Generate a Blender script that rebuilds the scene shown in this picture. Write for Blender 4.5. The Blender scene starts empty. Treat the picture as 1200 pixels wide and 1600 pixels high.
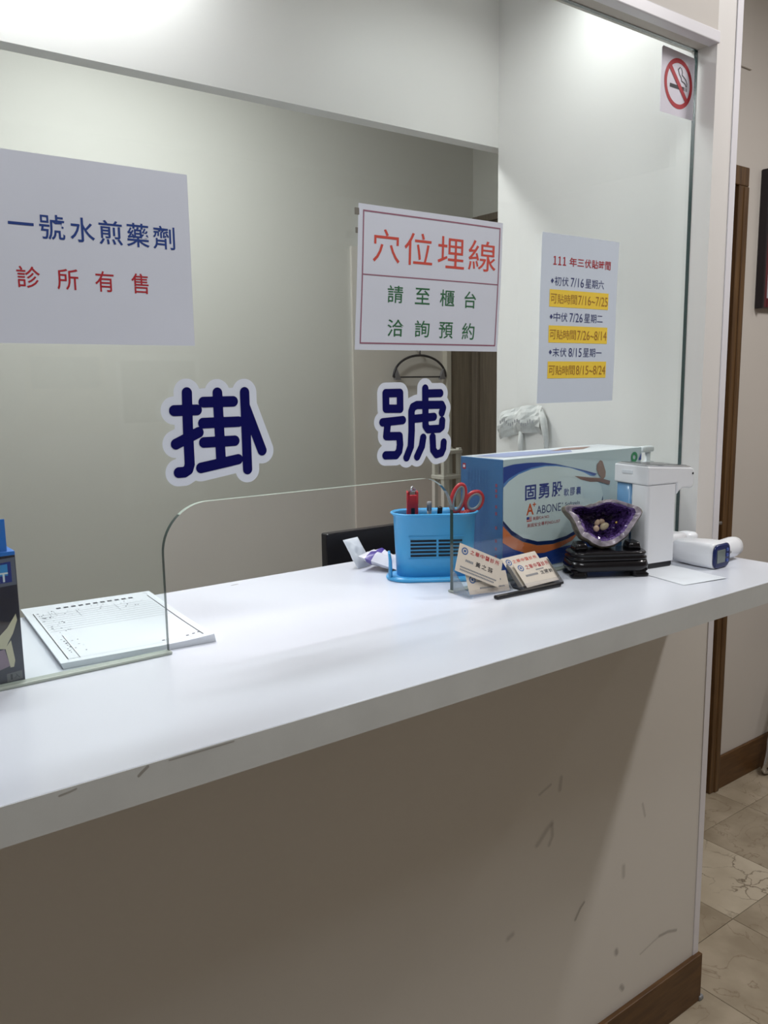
import bpy, bmesh, math, random
import numpy as np
from mathutils import Vector, Matrix, noise
random.seed(7)
scene = bpy.context.scene
COL = scene.collection
PI = math.pi
H = 1.12                      # counter top above the floor (m)

# ------------------------------------------------------------------ camera
YAW, PITCH, ROLL = 0.6425, -0.1549, -0.0144
def cam_axes():
    cy, sy, cp, sp = math.cos(YAW), math.sin(YAW), math.cos(PITCH), math.sin(PITCH)
    f = Vector((sy*cp, cy*cp, sp)); r = Vector((cy, -sy, 0)); u = r.cross(f)
    c, s = math.cos(ROLL), math.sin(ROLL)
    return c*r + s*u, -s*r + c*u, f
_r, _u, _f = cam_axes()
cam_data = bpy.data.cameras.new('camera')
cam_data.sensor_fit = 'HORIZONTAL'; cam_data.sensor_width = 36.0
cam_data.lens = 36.0*1300.1/1200.0
cam_data.clip_start = 0.02
cam = bpy.data.objects.new('camera', cam_data); COL.objects.link(cam)
cam.matrix_world = Matrix(((_r.x, _u.x, -_f.x, 0.0), (_r.y, _u.y, -_f.y, -1.0512), (_r.z, _u.z, -_f.z, H+0.3612), (0, 0, 0, 1)))
scene.camera = cam

# ------------------------------------------------------------------ world, exposure
world = bpy.data.worlds.new('world'); scene.world = world; world.use_nodes = True
world.node_tree.nodes['Background'].inputs['Color'].default_value = (0.62, 0.64, 0.68, 1)
world.node_tree.nodes['Background'].inputs['Strength'].default_value = 0.05
vs = scene.view_settings
vs.view_transform = 'Standard'; vs.look = 'None'; vs.gamma = 1.0; vs.use_curve_mapping = False
vs.exposure = 0.0
CEIL = H + 1.68
# ceiling lamps and one added fill lamp: name-size-position-power, used by the lamp builder below
LAMPS = [  # x, y, z of the diffuser, length x, length y, watts, colour, label
    (2.31, -0.79, CEIL, 0.14, 0.50, 23.0, (1.0, 0.965, 0.945), 'long white ceiling lamp over the corridor end of the waiting room'),
    (0.45, -0.98, CEIL, 0.30, 0.80, 12.8, (0.94, 0.97, 1.0), 'wide white ceiling lamp over the reception counter front'),
    (0.34, 0.50, H+1.28, 0.72, 0.10, 7.2, (0.95, 0.95, 1.0), 'short white lamp under the low ceiling at the left inside the reception booth'),
    (1.40, 0.20, H+1.28, 0.20, 0.10, 1.3, (0.95, 0.98, 1.0), 'small white lamp under the low ceiling at the right inside the reception booth'),
    (1.05, 1.20, CEIL, 0.50, 0.30, 20.0, (0.985, 0.99, 1.0), 'square white ceiling lamp of the back room'),
    (3.70, -0.75, CEIL, 0.14, 0.60, 6.5, (1.0, 0.965, 0.945), 'added unseen fill lamp farther along the corridor'),  # invented out-of-view lamp, added to brighten the corridor and floor
]

# ------------------------------------------------------------------ materials
def lin(c):
    c = c/255.0
    return c/12.92 if c <= 0.04045 else ((c+0.055)/1.055)**2.4
def rgb(t): return (lin(t[0]), lin(t[1]), lin(t[2]), 1.0)
MATS = {}
def M(name, col, rough=0.5, metal=0.0, vary=0.0, vscale=6.0, bump=0.0, bscale=60.0, spec=0.5, emit=0.0, alpha=1.0, trans=0.0, ior=1.45, coat=0.0, sss=0.0):
    if name in MATS: return MATS[name]
    m = bpy.data.materials.new(name); m.use_nodes = True
    nt = m.node_tree; b = nt.nodes['Principled BSDF']
    c = rgb(col)
    b.inputs['Base Color'].default_value = c
    b.inputs['Roughness'].default_value = rough; b.inputs['Metallic'].default_value = metal
    b.inputs['Specular IOR Level'].default_value = spec; b.inputs['IOR'].default_value = ior
    b.inputs['Alpha'].default_value = alpha; b.inputs['Transmission Weight'].default_value = trans
    b.inputs['Coat Weight'].default_value = coat
    if emit:
        b.inputs['Emission Color'].default_value = c; b.inputs['Emission Strength'].default_value = emit
    tc = nt.nodes.new('ShaderNodeTexCoord')
    if vary or not (bump or emit):
        n = nt.nodes.new('ShaderNodeTexNoise'); n.inputs['Scale'].default_value = vscale; n.inputs['Detail'].default_value = 5
        nt.links.new(tc.outputs['Object'], n.inputs['Vector'])
        r = nt.nodes.new('ShaderNodeValToRGB')
        v = vary or 0.02
        r.color_ramp.elements[0].position = 0.3; r.color_ramp.elements[1].position = 0.7
        r.color_ramp.elements[0].color = tuple(x*(1-v) for x in c[:3])+(1,)
        r.color_ramp.elements[1].color = tuple(min(1, x*(1+v)) for x in c[:3])+(1,)
        nt.links.new(n.outputs['Fac'], r.inputs['Fac']); nt.links.new(r.outputs['Color'], b.inputs['Base Color'])
    if bump:
        n2 = nt.nodes.new('ShaderNodeTexNoise'); n2.inputs['Scale'].default_value = bscale; n2.inputs['Detail'].default_value = 4
        nt.links.new(tc.outputs['Object'], n2.inputs['Vector'])
        bp = nt.nodes.new('ShaderNodeBump'); bp.inputs['Strength'].default_value = bump; bp.inputs['Distance'].default_value = 0.002
        nt.links.new(n2.outputs['Fac'], bp.inputs['Height']); nt.links.new(bp.outputs['Normal'], b.inputs['Normal'])
    MATS[name] = m
    return m

def wood(name, c1, c2, scale=(30, 30, 1.5), rough=0.45):
    m = bpy.data.materials.new(name); m.use_nodes = True
    nt = m.node_tree; b = nt.nodes['Principled BSDF']; b.inputs['Roughness'].default_value = rough
    tc = nt.nodes.new('ShaderNodeTexCoord'); mp = nt.nodes.new('ShaderNodeMapping'); mp.inputs['Scale'].default_value = scale
    n = nt.nodes.new('ShaderNodeTexNoise'); n.inputs['Scale'].default_value = 3.0; n.inputs['Detail'].default_value = 6; n.inputs['Distortion'].default_value = 0.6
    r = nt.nodes.new('ShaderNodeValToRGB')
    r.color_ramp.elements[0].position = 0.32; r.color_ramp.elements[1].position = 0.68
    r.color_ramp.elements[0].color = rgb(c1); r.color_ramp.elements[1].color = rgb(c2)
    nt.links.new(tc.outputs['Object'], mp.inputs['Vector']); nt.links.new(mp.outputs['Vector'], n.inputs['Vector'])
    nt.links.new(n.outputs['Fac'], r.inputs['Fac']); nt.links.new(r.outputs['Color'], b.inputs['Base Color'])
    MATS[name] = m
    return m

def glass_mat(name, tint, r0=0.04, gloss=(1, 1, 1)):
    # thin architectural pane: clear transmission with a tint, Schlick reflection on both faces
    m = bpy.data.materials.new(name); m.use_nodes = True
    nt = m.node_tree; nt.nodes.remove(nt.nodes['Principled BSDF'])
    out = nt.nodes['Material Output']
    geo = nt.nodes.new('ShaderNodeNewGeometry')
    dot = nt.nodes.new('ShaderNodeVectorMath'); dot.operation = 'DOT_PRODUCT'
    nt.links.new(geo.outputs['Normal'], dot.inputs[0]); nt.links.new(geo.outputs['Incoming'], dot.inputs[1])
    def math_(op, a, b=None):
        n = nt.nodes.new('ShaderNodeMath'); n.operation = op
        for i, v in enumerate((a, b)):
            if v is None: continue
            if isinstance(v, (int, float)): n.inputs[i].default_value = v
            else: nt.links.new(v, n.inputs[i])
        return n.outputs[0]
    k = math_('SUBTRACT', 1.0, math_('ABSOLUTE', dot.outputs['Value']))
    f = math_('ADD', math_('MULTIPLY', math_('POWER', k, 5.0), 1-r0), r0)
    tr = nt.nodes.new('ShaderNodeBsdfTransparent'); tr.inputs['Color'].default_value = (*tint, 1)
    gl = nt.nodes.new('ShaderNodeBsdfGlossy'); gl.inputs['Roughness'].default_value = 0.01; gl.inputs['Color'].default_value = (*gloss, 1)
    # faint smears on the pane
    tc = nt.nodes.new('ShaderNodeTexCoord'); nz = nt.nodes.new('ShaderNodeTexNoise'); nz.inputs['Scale'].default_value = 7
    nt.links.new(tc.outputs['Object'], nz.inputs['Vector'])
    mr = nt.nodes.new('ShaderNodeMapRange'); mr.inputs[1].default_value = 0.3; mr.inputs[2].default_value = 0.8; mr.inputs[3].default_value = 0.005; mr.inputs[4].default_value = 0.03
    nt.links.new(nz.outputs['Fac'], mr.inputs[0]); nt.links.new(mr.outputs[0], gl.inputs['Roughness'])
    mx = nt.nodes.new('ShaderNodeMixShader')
    nt.links.new(f, mx.inputs['Fac']); nt.links.new(tr.outputs[0], mx.inputs[1]); nt.links.new(gl.outputs[0], mx.inputs[2])
    nt.links.new(mx.outputs[0], out.inputs['Surface'])
    MATS[name] = m
    return m

def marble(name, c1, c2, vein, vscale, vein_w, cracks=False):
    m = bpy.data.materials.new(name); m.use_nodes = True
    nt = m.node_tree; b = nt.nodes['Principled BSDF']; b.inputs['Roughness'].default_value = 0.28
    oi = nt.nodes.new('ShaderNodeObjectInfo'); tc = nt.nodes.new('ShaderNodeTexCoord')
    sc = nt.nodes.new('ShaderNodeVectorMath'); sc.operation = 'SCALE'; sc.inputs[0].default_value = (1, 1, 1)
    ml = nt.nodes.new('ShaderNodeMath'); ml.operation = 'MULTIPLY'; ml.inputs[1].default_value = 40
    nt.links.new(oi.outputs['Random'], ml.inputs[0]); nt.links.new(ml.outputs[0], sc.inputs['Scale'])
    ad = nt.nodes.new('ShaderNodeVectorMath'); nt.links.new(tc.outputs['Object'], ad.inputs[0]); nt.links.new(sc.outputs[0], ad.inputs[1])
    n = nt.nodes.new('ShaderNodeTexNoise'); n.inputs['Scale'].default_value = 9; n.inputs['Detail'].default_value = 8
    nt.links.new(ad.outputs[0], n.inputs['Vector'])
    r = nt.nodes.new('ShaderNodeValToRGB'); r.color_ramp.elements[0].position = 0.35; r.color_ramp.elements[1].position = 0.68
    r.color_ramp.elements[0].color = rgb(c1); r.color_ramp.elements[1].color = rgb(c2)
    nt.links.new(n.outputs['Fac'], r.inputs['Fac'])
    n2 = nt.nodes.new('ShaderNodeTexNoise'); n2.inputs['Scale'].default_value = vscale; n2.inputs['Detail'].default_value = 5; n2.inputs['Distortion'].default_value = 1.2
    nt.links.new(ad.outputs[0], n2.inputs['Vector'])
    r2 = nt.nodes.new('ShaderNodeValToRGB')
    e = r2.color_ramp.elements; e[0].position = 0.5-vein_w; e[1].position = 0.5+vein_w
    e[0].color = (0, 0, 0, 1); e[1].color = (0, 0, 0, 1); k = e.new(0.5); k.color = (1, 1, 1, 1)
    nt.links.new(n2.outputs['Fac'], r2.inputs['Fac'])
    if cracks:
        # broken-up network of cracks: cell borders on a wobbled coordinate
        wob = nt.nodes.new('ShaderNodeVectorMath'); wob.operation = 'MULTIPLY_ADD'; wob.inputs[1].default_value = (0.10, 0.10, 0.10)
        nw = nt.nodes.new('ShaderNodeTexNoise'); nw.inputs['Scale'].default_value = 14; nw.inputs['Detail'].default_value = 4
        nt.links.new(ad.outputs[0], nw.inputs['Vector']); nt.links.new(nw.outputs['Color'], wob.inputs[0]); nt.links.new(ad.outputs[0], wob.inputs[2])
        vo = nt.nodes.new('ShaderNodeTexVoronoi'); vo.feature = 'DISTANCE_TO_EDGE'; vo.inputs['Scale'].default_value = 11
        nt.links.new(wob.outputs[0], vo.inputs['Vector'])
        mr = nt.nodes.new('ShaderNodeMapRange'); mr.inputs[1].default_value = 0.0; mr.inputs[2].default_value = 0.035; mr.inputs[3].default_value = 1.0; mr.inputs[4].default_value = 0.0
        nt.links.new(vo.outputs['Distance'], mr.inputs[0])
        n5 = nt.nodes.new('ShaderNodeTexNoise'); n5.inputs['Scale'].default_value = 12; nt.links.new(ad.outputs[0], n5.inputs['Vector'])
        mr5 = nt.nodes.new('ShaderNodeMapRange'); mr5.inputs[1].default_value = 0.42; mr5.inputs[2].default_value = 0.6; nt.links.new(n5.outputs['Fac'], mr5.inputs[0])
        mu = nt.nodes.new('ShaderNodeMath'); mu.operation = 'MULTIPLY'; nt.links.new(mr.outputs[0], mu.inputs[0]); nt.links.new(mr5.outputs[0], mu.inputs[1])
        fac = mu.outputs[0]
    else: fac = r2.outputs['Color']
    mx = nt.nodes.new('ShaderNodeMix'); mx.data_type = 'RGBA'
    nt.links.new(fac, mx.inputs[0]); nt.links.new(r.outputs['Color'], mx.inputs[6]); mx.inputs[7].default_value = rgb(vein)
    nt.links.new(mx.outputs[2], b.inputs['Base Color'])
    MATS[name] = m
    return m

WALL = M('wall_paint', (204, 198, 191), 0.55, vary=0.02, vscale=2.0, bump=0.05, bscale=120)
WALLF = M('laminate_panel', (225, 221, 215), 0.42, vary=0.015, vscale=3.0)
BOOTH = M('booth_paint', (231, 228, 225), 0.42, vary=0.015, vscale=2.0, bump=0.05, bscale=300)
BACKW = M('back_room_paint', (210, 209, 203), 0.6, vary=0.02, vscale=1.5)
COUNTER = M('counter_laminate', (218, 222, 231), 0.22, vary=0.01, vscale=3.0)
TRIM = M('white_trim', (232, 230, 236), 0.4)
BROWN = wood('brown_wood', (80, 52, 22), (102, 70, 34), (4, 30, 30))
BROWNV = wood('brown_wood_upright', (76, 52, 28), (106, 78, 46), (30, 30, 1.5))
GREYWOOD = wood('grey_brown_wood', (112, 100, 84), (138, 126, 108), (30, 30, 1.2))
CEILM = M('ceiling_board', (232, 232, 230), 0.7, vary=0.02)
GLASS = glass_mat('pane_glass', (0.950, 0.978, 0.966))
EDGE = M('glass_edge', (28, 60, 60), 0.12, spec=0.9, coat=0.6)
ACRYL = glass_mat('clear_acrylic', (0.93, 0.93, 0.94), 0.06)
PAPER = M('paper', (216, 220, 232), 0.6, vary=0.015, vscale=9)
PAPERW = M('paper_white', (220, 225, 231), 0.6)
BLUEINK = M('blue_ink', (28, 60, 132), 0.6)
REDINK = M('red_ink', (176, 34, 46), 0.6)
SALMON = M('salmon_ink', (206, 76, 62), 0.6)
GREENINK = M('green_ink', (44, 104, 66), 0.6)
PLUM = M('plum_line', (150, 98, 118), 0.6)
NAVYINK = M('navy_ink', (58, 66, 118), 0.6)
OCHRE = M('ochre_ink', (170, 120, 50), 0.6)
YELLOW = M('yellow_band', (250, 214, 72), 0.6)
BLACKINK = M('black_ink', (34, 34, 42), 0.6)
GREYINK = M('grey_ink', (120, 124, 132), 0.6)
STICKN = M('sticker_navy', (3, 5, 86), 0.45, spec=0.25)
STICKW = M('sticker_white', (226, 232, 244), 0.4)
BLACKP = M('black_plastic', (18, 18, 22), 0.3)
WHITEP = M('white_plastic', (238, 240, 244), 0.25, vary=0.01)
CHROME = M('chrome', (205, 205, 208), 0.14, metal=1.0)
CYAN = M('cyan_plastic', (76, 170, 226), 0.32, vary=0.02, vscale=12)
REDP = M('red_plastic', (196, 46, 56), 0.3)
GREYP = M('grey_plastic', (140, 142, 146), 0.4)

# ------------------------------------------------------------------ mesh builder
class MB:
    def __init__(self): self.bm = bmesh.new()
    def _mat(self, faces, mi, smooth=False):
        for f in faces: f.material_index = mi; f.smooth = smooth
    def box(self, x0, x1, y0, y1, z0, z1, bev=0.0, mi=0, seg=2, xf=None):
        r = bmesh.ops.create_cube(self.bm, size=1.0)
        vs_ = r['verts']
        for v in vs_:
            v.co = Vector(((x0+x1)/2+v.co.x*(x1-x0), (y0+y1)/2+v.co.y*(y1-y0), (z0+z1)/2+v.co.z*(z1-z0)))
        fs = {f for v in vs_ for f in v.link_faces}
        if bev > 0:
            es = list({e for v in vs_ for e in v.link_edges})
            rb = bmesh.ops.bevel(self.bm, geom=es, offset=bev, segments=seg, affect='EDGES', profile=0.5)
            fs = {f for f in rb['faces']} | {f for f in fs if f.is_valid}
            vs_ = list({v for f in fs for v in f.verts})
            fs = {f for v in vs_ for f in v.link_faces}
        if xf is not None:
            for v in {v for f in fs for v in f.verts}: v.co = xf @ v.co
        self._mat(fs, mi); return self
    def prism(self, poly, fn, d0, d1, mi=0, mside=None, smooth_side=False):
        # poly in (u, v), fn(u, v, d) -> point; closed solid between depths d0 and d1
        a = [self.bm.verts.new(fn(u, v, d0)) for u, v in poly]
        b = [self.bm.verts.new(fn(u, v, d1)) for u, v in poly]
        f0 = self.bm.faces.new(a); f1 = self.bm.faces.new(b[::-1])
        n = len(poly); sd = []
        for i in range(n):
            j = (i+1) % n
            sd.append(self.bm.faces.new((a[j], a[i], b[i], b[j])))
        self._mat([f0, f1], mi); self._mat(sd, mi if mside is None else mside, smooth_side)
        bmesh.ops.recalc_face_normals(self.bm, faces=[f0, f1]+sd)
        return self
    def loft(self, rings, close=True, cap0=True, cap1=True, mi=0, smooth=True, mis=None):
        vr = [[self.bm.verts.new(p) for p in r] for r in rings]
        n = len(vr[0]); fs = []
        for k in range(len(vr)-1):
            for i in range(n if close else n-1):
                j = (i+1) % n
                f = self.bm.faces.new((vr[k][i], vr[k][j], vr[k+1][j], vr[k+1][i])); f.material_index = mi if mis is None else mis[k]; f.smooth = smooth; fs.append(f)
        if cap0: f = self.bm.faces.new(vr[0][::-1]); f.material_index = mi if mis is None else mis[0]; fs.append(f)
        if cap1: f = self.bm.faces.new(vr[-1]); f.material_index = mi if mis is None else mis[-1]; fs.append(f)
        bmesh.ops.recalc_face_normals(self.bm, faces=fs)
        return self
    def lathe(self, prof, n=24, c=(0, 0, 0), mi=0, smooth=True):
        rings = [[Vector((c[0]+r*math.cos(2*PI*i/n), c[1]+r*math.sin(2*PI*i/n), c[2]+z)) for i in range(n)] for r, z in prof]
        return self.loft(rings, mi=mi, smooth=smooth)
    def tube(self, pts, r, n=10, mi=0, closed=False):
        pts = [Vector(p) for p in pts]; rings = []
        m = len(pts); ref = None
        for i, p in enumerate(pts):
            if closed: t = pts[(i+1) % m]-pts[i-1]
            else: t = pts[min(i+1, m-1)]-pts[max(i-1, 0)]
            t.normalize()
            if ref is None:
                ref = Vector((0, 0, 1)) if abs(t.z) < 0.9 else Vector((1, 0, 0))
            a = (ref - t*ref.dot(t)).normalized(); ref = a; b = t.cross(a)
            rr = r[i] if isinstance(r, (list, tuple)) else r
            rings.append([p+(a*math.cos(2*PI*k/n)+b*math.sin(2*PI*k/n))*rr for k in range(n)])
        if closed: rings.append(rings[0]); return self.loft(rings, cap0=False, cap1=False, mi=mi)
        return self.loft(rings, mi=mi)
    def ell(self, c, r, mi=0, n=16, xf=None):
        res = bmesh.ops.create_uvsphere(self.bm, u_segments=n, v_segments=max(6, n//2), radius=1.0)
        fs = {f for v in res['verts'] for f in v.link_faces}
        for v in res['verts']:
            p = Vector((c[0]+v.co.x*r[0], c[1]+v.co.y*r[1], c[2]+v.co.z*r[2]))
            v.co = xf @ p if xf is not None else p
        self._mat(fs, mi, True); return self
    def flat(self, poly, fn, off, mi=0):
        f = self.bm.faces.new([self.bm.verts.new(fn(u, v, off)) for u, v in poly]); f.material_index = mi
        return self
    def strokes(self, lines, r, fn, off, mi=0, cell=None):
        # union of round-ended strokes as one clean flat outline (distance field, marching squares)
        cell = cell or r/7.0
        segs = [(l[k], l[k+1]) for l in lines for k in range(len(l)-1)]
        xs = [p[0] for l in lines for p in l]; ys = [p[1] for l in lines for p in l]
        x0, y0 = min(xs)-r-2*cell, min(ys)-r-2*cell
        nx, ny = int((max(xs)+r+2*cell-x0)/cell)+1, int((max(ys)+r+2*cell-y0)/cell)+1
        gx, gy = np.meshgrid(x0+cell*np.arange(nx+1), y0+cell*np.arange(ny+1))
        D = np.full(gx.shape, 1e9)
        for (ax, ay), (bx_, by_) in segs:
            dx, dy = bx_-ax, by_-ay; L2_ = dx*dx+dy*dy+1e-18
            t = np.clip(((gx-ax)*dx+(gy-ay)*dy)/L2_, 0, 1)
            D = np.minimum(D, np.hypot(gx-ax-t*dx, gy-ay-t*dy)-r)
        cache = {}
        def V(x, y):
            k = (round(x/cell*1000), round(y/cell*1000))
            if k not in cache: cache[k] = self.bm.verts.new(fn(x, y, off))
            return cache[k]
        ins = D < 0
        for j in range(ny):
            i = 0
            while i < nx:
                c4 = (ins[j, i], ins[j, i+1], ins[j+1, i+1], ins[j+1, i])
                if all(c4):
                    i2 = i
                    while i2+1 < nx and ins[j, i2+2] and ins[j+1, i2+2]: i2 += 1
                    P = [(x0+cell*i, y0+cell*j), (x0+cell*(i2+1), y0+cell*j), (x0+cell*(i2+1), y0+cell*(j+1)), (x0+cell*i, y0+cell*(j+1))]
                    self.bm.faces.new([V(*p) for p in P]).material_index = mi
                    i = i2+1; continue
                if any(c4):
                    cs = [(i, j), (i+1, j), (i+1, j+1), (i, j+1)]; P = []
                    for a in range(4):
                        (ia, ja), (ib, jb) = cs[a], cs[(a+1) % 4]
                        da, db = D[ja, ia], D[jb, ib]
                        if da < 0: P.append((x0+cell*ia, y0+cell*ja))
                        if (da < 0) != (db < 0):
                            t = min(.995, max(.005, da/(da-db))); P.append((x0+cell*(ia+(ib-ia)*t), y0+cell*(ja+(jb-ja)*t)))
                    vv = []
                    for p in P:
                        v = V(*p)
                        if v not in vv: vv.append(v)
                    if len(vv) >= 3:
                        try: self.bm.faces.new(vv).material_index = mi
                        except ValueError: pass
                i += 1
        return self
    def build(self, name, mats, parent=None, loc=None, rotz=0.0):
        me = bpy.data.meshes.new(name)
        self.bm.to_mesh(me); self.bm.free()
        o = bpy.data.objects.new(name, me); COL.objects.link(o)
        for m in (mats if isinstance(mats, (list, tuple)) else [mats]): me.materials.append(m)
        if parent is not None: o.parent = parent
        if loc is not None: o.location = loc
        o.rotation_euler.z = rotz
        return o

def tag(o, label=None, cat=None, group=None, kind=None):
    if label: o['label'] = label
    if cat: o['category'] = cat
    if group: o['group'] = group
    if kind: o['kind'] = kind
    return o
def empty(name, loc, rz=0.0):
    o = bpy.data.objects.new(name, None); o.empty_display_size = 0.05
    COL.objects.link(o); o.location = loc; o.rotation_euler.z = rz
    return o
def struct(o, label=None): return tag(o, label, kind='structure')
def bxs(name, mat, *a, parent=None, bev=0.0):
    m = MB(); m.box(*a, bev=bev); return m.build(name, mat, parent)

_cache = {}
def glyph(ch, bold=0.0):
    key = (ch, bold)
    if key in _cache: return _cache[key]
    cu = bpy.data.curves.new('t', 'FONT'); cu.body = ch; cu.size = 1.0; cu.offset = bold; cu.resolution_u = 3
    o = bpy.data.objects.new('t', cu); COL.objects.link(o)
    dg = bpy.context.evaluated_depsgraph_get(); dg.update()
    me = bpy.data.meshes.new_from_object(o.evaluated_get(dg))
    vs_ = [(v.co.x, v.co.y) for v in me.vertices]; fs = [tuple(p.vertices) for p in me.polygons]
    bpy.data.objects.remove(o); bpy.data.curves.remove(cu); bpy.data.meshes.remove(me)
    _cache[key] = (vs_, fs)
    return _cache[key]
def letter(mb, text, x0, x1, z0, z1, fn, off, mi=0, bold=0.0):
    vs_, fs = glyph(text, bold)
    if not vs_: return
    a0 = min(v[0] for v in vs_); a1 = max(v[0] for v in vs_); b0 = min(v[1] for v in vs_); b1 = max(v[1] for v in vs_)
    sx = (x1-x0)/max(a1-a0, 1e-6); sz = (z1-z0)/max(b1-b0, 1e-6)
    bv = [mb.bm.verts.new(fn(x0+(v[0]-a0)*sx, z0+(v[1]-b0)*sz, off)) for v in vs_]
    for f in fs:
        try: mb.bm.faces.new([bv[i] for i in f]).material_index = mi
        except ValueError: pass

class Letters:
    # collects characters; each becomes a part of its own
    def __init__(self): self.it = []
    def add(self, text, x0, x1, z0, z1, fn, off, bold=0.0): self.it.append((text, x0, x1, z0, z1, fn, off, bold))
    def build(self, mat, parent, name='character'):
        for text, x0, x1, z0, z1, fn, off, bold in self.it:
            q_ = MB(); letter(q_, text, x0, x1, z0, z1, fn, off, 0, bold); q_.build(name, mat, parent)

# ================================================================== STRUCTURE
XW, XR, YW, E_ = 1.671, 1.587, -0.046, 1.561
GT = H + 1.0096
# lower wall under the counter, with its side strip, lintel above the glass
w = MB()
w.box(-1.3, XW-0.02, YW, 0.10, 0.0, H-0.04)
struct(w.build('wall_front', WALLF), 'cream laminate panel wall under the white counter')
w = MB(); w.box(-1.3, XR, YW, 0.012, GT, CEIL)
struct(w.build('wall_lintel', WALL), 'white wall strip above the reception glass')
w = MB(); w.box(XR, XW-0.02, YW, 0.10, H-0.04, CEIL); w.box(XR, XW-0.0, 0.10, 0.56, 0.0, CEIL)
struct(w.build('wall_side', BOOTH), 'white side wall between the reception glass and the corridor')
w = MB(); w.box(XW-0.0205, XW, YW-0.002, 0.10, 0.0, CEIL)
struct(w.build('trim_1', TRIM), 'white corner strip at the end of the reception wall')
w = MB(); w.box(-1.3, XR+0.004, YW-0.004, YW+0.02, GT-0.0005, GT+0.022, bev=0.002)
struct(w.build('trim_2', TRIM), 'white strip along the top of the glass opening')
m = MB(); m.box(-1.3, XW+0.004, YW-0.012, YW, 0.0, 0.123, bev=0.002)
bb = struct(m.build('baseboard_front', BROWN), 'brown wooden skirting under the counter wall')
m = MB(); m.box(XW-0.004, XW+0.012, YW-0.016, YW+0.004, 0.0, 0.012, bev=0.003); m.build('corner_foot', GREYP, bb)

# scuffs on the laminate panel
SCUFF = M('scuff', (120, 110, 104), 0.7, alpha=0.075)
SCUFF2 = M('scuff_dark', (92, 84, 80), 0.7, alpha=0.13)
wallf = bpy.data.objects['wall_front']
fw = lambda x, z, d: Vector((x, YW-0.0006-d, H+z))
for pts, r, mt in [
    ([(1.144, -.483), (1.13, -.492), (1.112, -.508), (1.104, -.513)], .004, SCUFF), ([(1.145, -.487), (1.147, -.51), (1.138, -.525)], .003, SCUFF),
    ([(1.169, -.397), (1.166, -.42)], .0035, SCUFF), ([(1.14, -.402), (1.109, -.412)], .002, SCUFF),
    ([(1.246, -.692), (1.235, -.70), (1.221, -.719)], .0022, SCUFF2), ([(1.578, -.9), (1.545, -.889), (1.513, -.886)], .0024, SCUFF2),
    ([(1.513, -.886), (1.478, -.892), (1.443, -.899)], .0016, SCUFF), ([(1.432, -.539), (1.442, -.57)], .0024, SCUFF),
    ([(1.373, -.661), (1.374, -.684)], .004, SCUFF), ([(1.357, -.851), (1.359, -.858)], .004, SCUFF2), ([(1.378, -.947), (1.384, -.955)], .004, SCUFF2),
    ([(1.029, -.675), (1.04, -.672)], .004, SCUFF)]:
    q = MB(); q.strokes([pts], r*1.9, fw, 0.0); sc_ = q.build('scuff_mark', mt, wallf)
    q = MB(); q.strokes([pts], r*1.0, fw, 0.0003); q.build('scuff_core', mt, sc_)

# glass pane with the arched hand opening
def arc(cx, cz, r, a0, a1, n=14):
    return [(cx+r*math.cos(a0+(a1-a0)*i/n), cz+r*math.sin(a0+(a1-a0)*i/n)) for i in range(n+1)]
X0, X1, AZ, AR = 0.4165, 0.9305, 0.2035, 0.066
outline = [(-1.29, 0.0005), (X0, 0.0005)] + arc(X0+AR, AZ-AR, AR, PI, PI/2) + arc(X1-AR, AZ-AR, AR, PI/2, 0) + [(X1, 0.0005), (XR-0.001, 0.0005), (XR-0.001, 1.0085), (-1.29, 1.0085)]
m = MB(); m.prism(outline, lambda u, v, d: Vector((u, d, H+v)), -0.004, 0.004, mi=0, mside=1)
EDGEP = M('glass_edge_pale', (176, 186, 176), 0.3)  # pale colour painted in for light refracted along the arch top
m.bm.normal_update()
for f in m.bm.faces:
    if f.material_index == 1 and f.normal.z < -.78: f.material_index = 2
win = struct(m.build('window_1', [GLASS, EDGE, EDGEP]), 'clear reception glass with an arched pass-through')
SEAL = M('clear_sealant', (186, 194, 184), 0.25, alpha=0.75)  # sealant strip; its pale tone also imitates refraction at the glass foot
for a, b in ((-1.29, X0+0.003), (X1-0.003, XR)):
    m = MB(); m.box(a, b, -0.008, 0.007, H+0.0002, H+0.0045, bev=0.0015); m.build('sealant', SEAL, win)

# floor and its tiles
FLOORB = M('grout', (120, 108, 92), 0.8)
fl = struct(bxs('floor', FLOORB, -2.0, 4.9, -3.8, 2.1, -0.06, -0.0035), 'beige marble tiled floor')
TILE = marble('beige_marble', (156, 143, 122), (182, 169, 148), (142, 127, 106), 5, 0.008)
TILEV = marble('veined_marble', (190, 178, 156), (206, 195, 174), (120, 106, 86), 5.0, 0.010, cracks=True)
T = 0.305
tm = MB(); tm.box(-T/2+0.0008, T/2-0.0008, -T/2+0.0008, T/2-0.0008, -0.0045, 0.0, bev=0.0006, seg=1)
t0 = tm.build('tile', TILE, fl); tmesh = t0.data; vmesh = tmesh.copy(); vmesh.materials[0] = TILEV
first = True
for i in range(-10, 9):
    for j in range(-7, 7):
        cx = 2.0175+T*(i+0.5); cy = 0.061+T*(j+0.5)
        if cx > 4.8 or cx < -1.0: continue
        if first: t = t0; first = False
        else:
            t = t0.copy(); COL.objects.link(t)
        t.location = (cx, cy, 0); t.rotation_euler.z = random.choice((0, PI/2, PI, -PI/2)) if not (i == 0 and j == 0) else 0
        if (i, j) in ((0, 0), (4, -3), (-4, -5)): t.data = vmesh

# ceilings
struct(bxs('ceiling', CEILM, -2.0, 4.9, -3.8, 2.1, CEIL, CEIL+0.05), 'white ceiling')
struct(bxs('ceiling_booth', CEILM, -1.3, XR, 0.012, 0.56, H+1.30, H+1.33), 'low white ceiling inside the reception booth')
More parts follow.
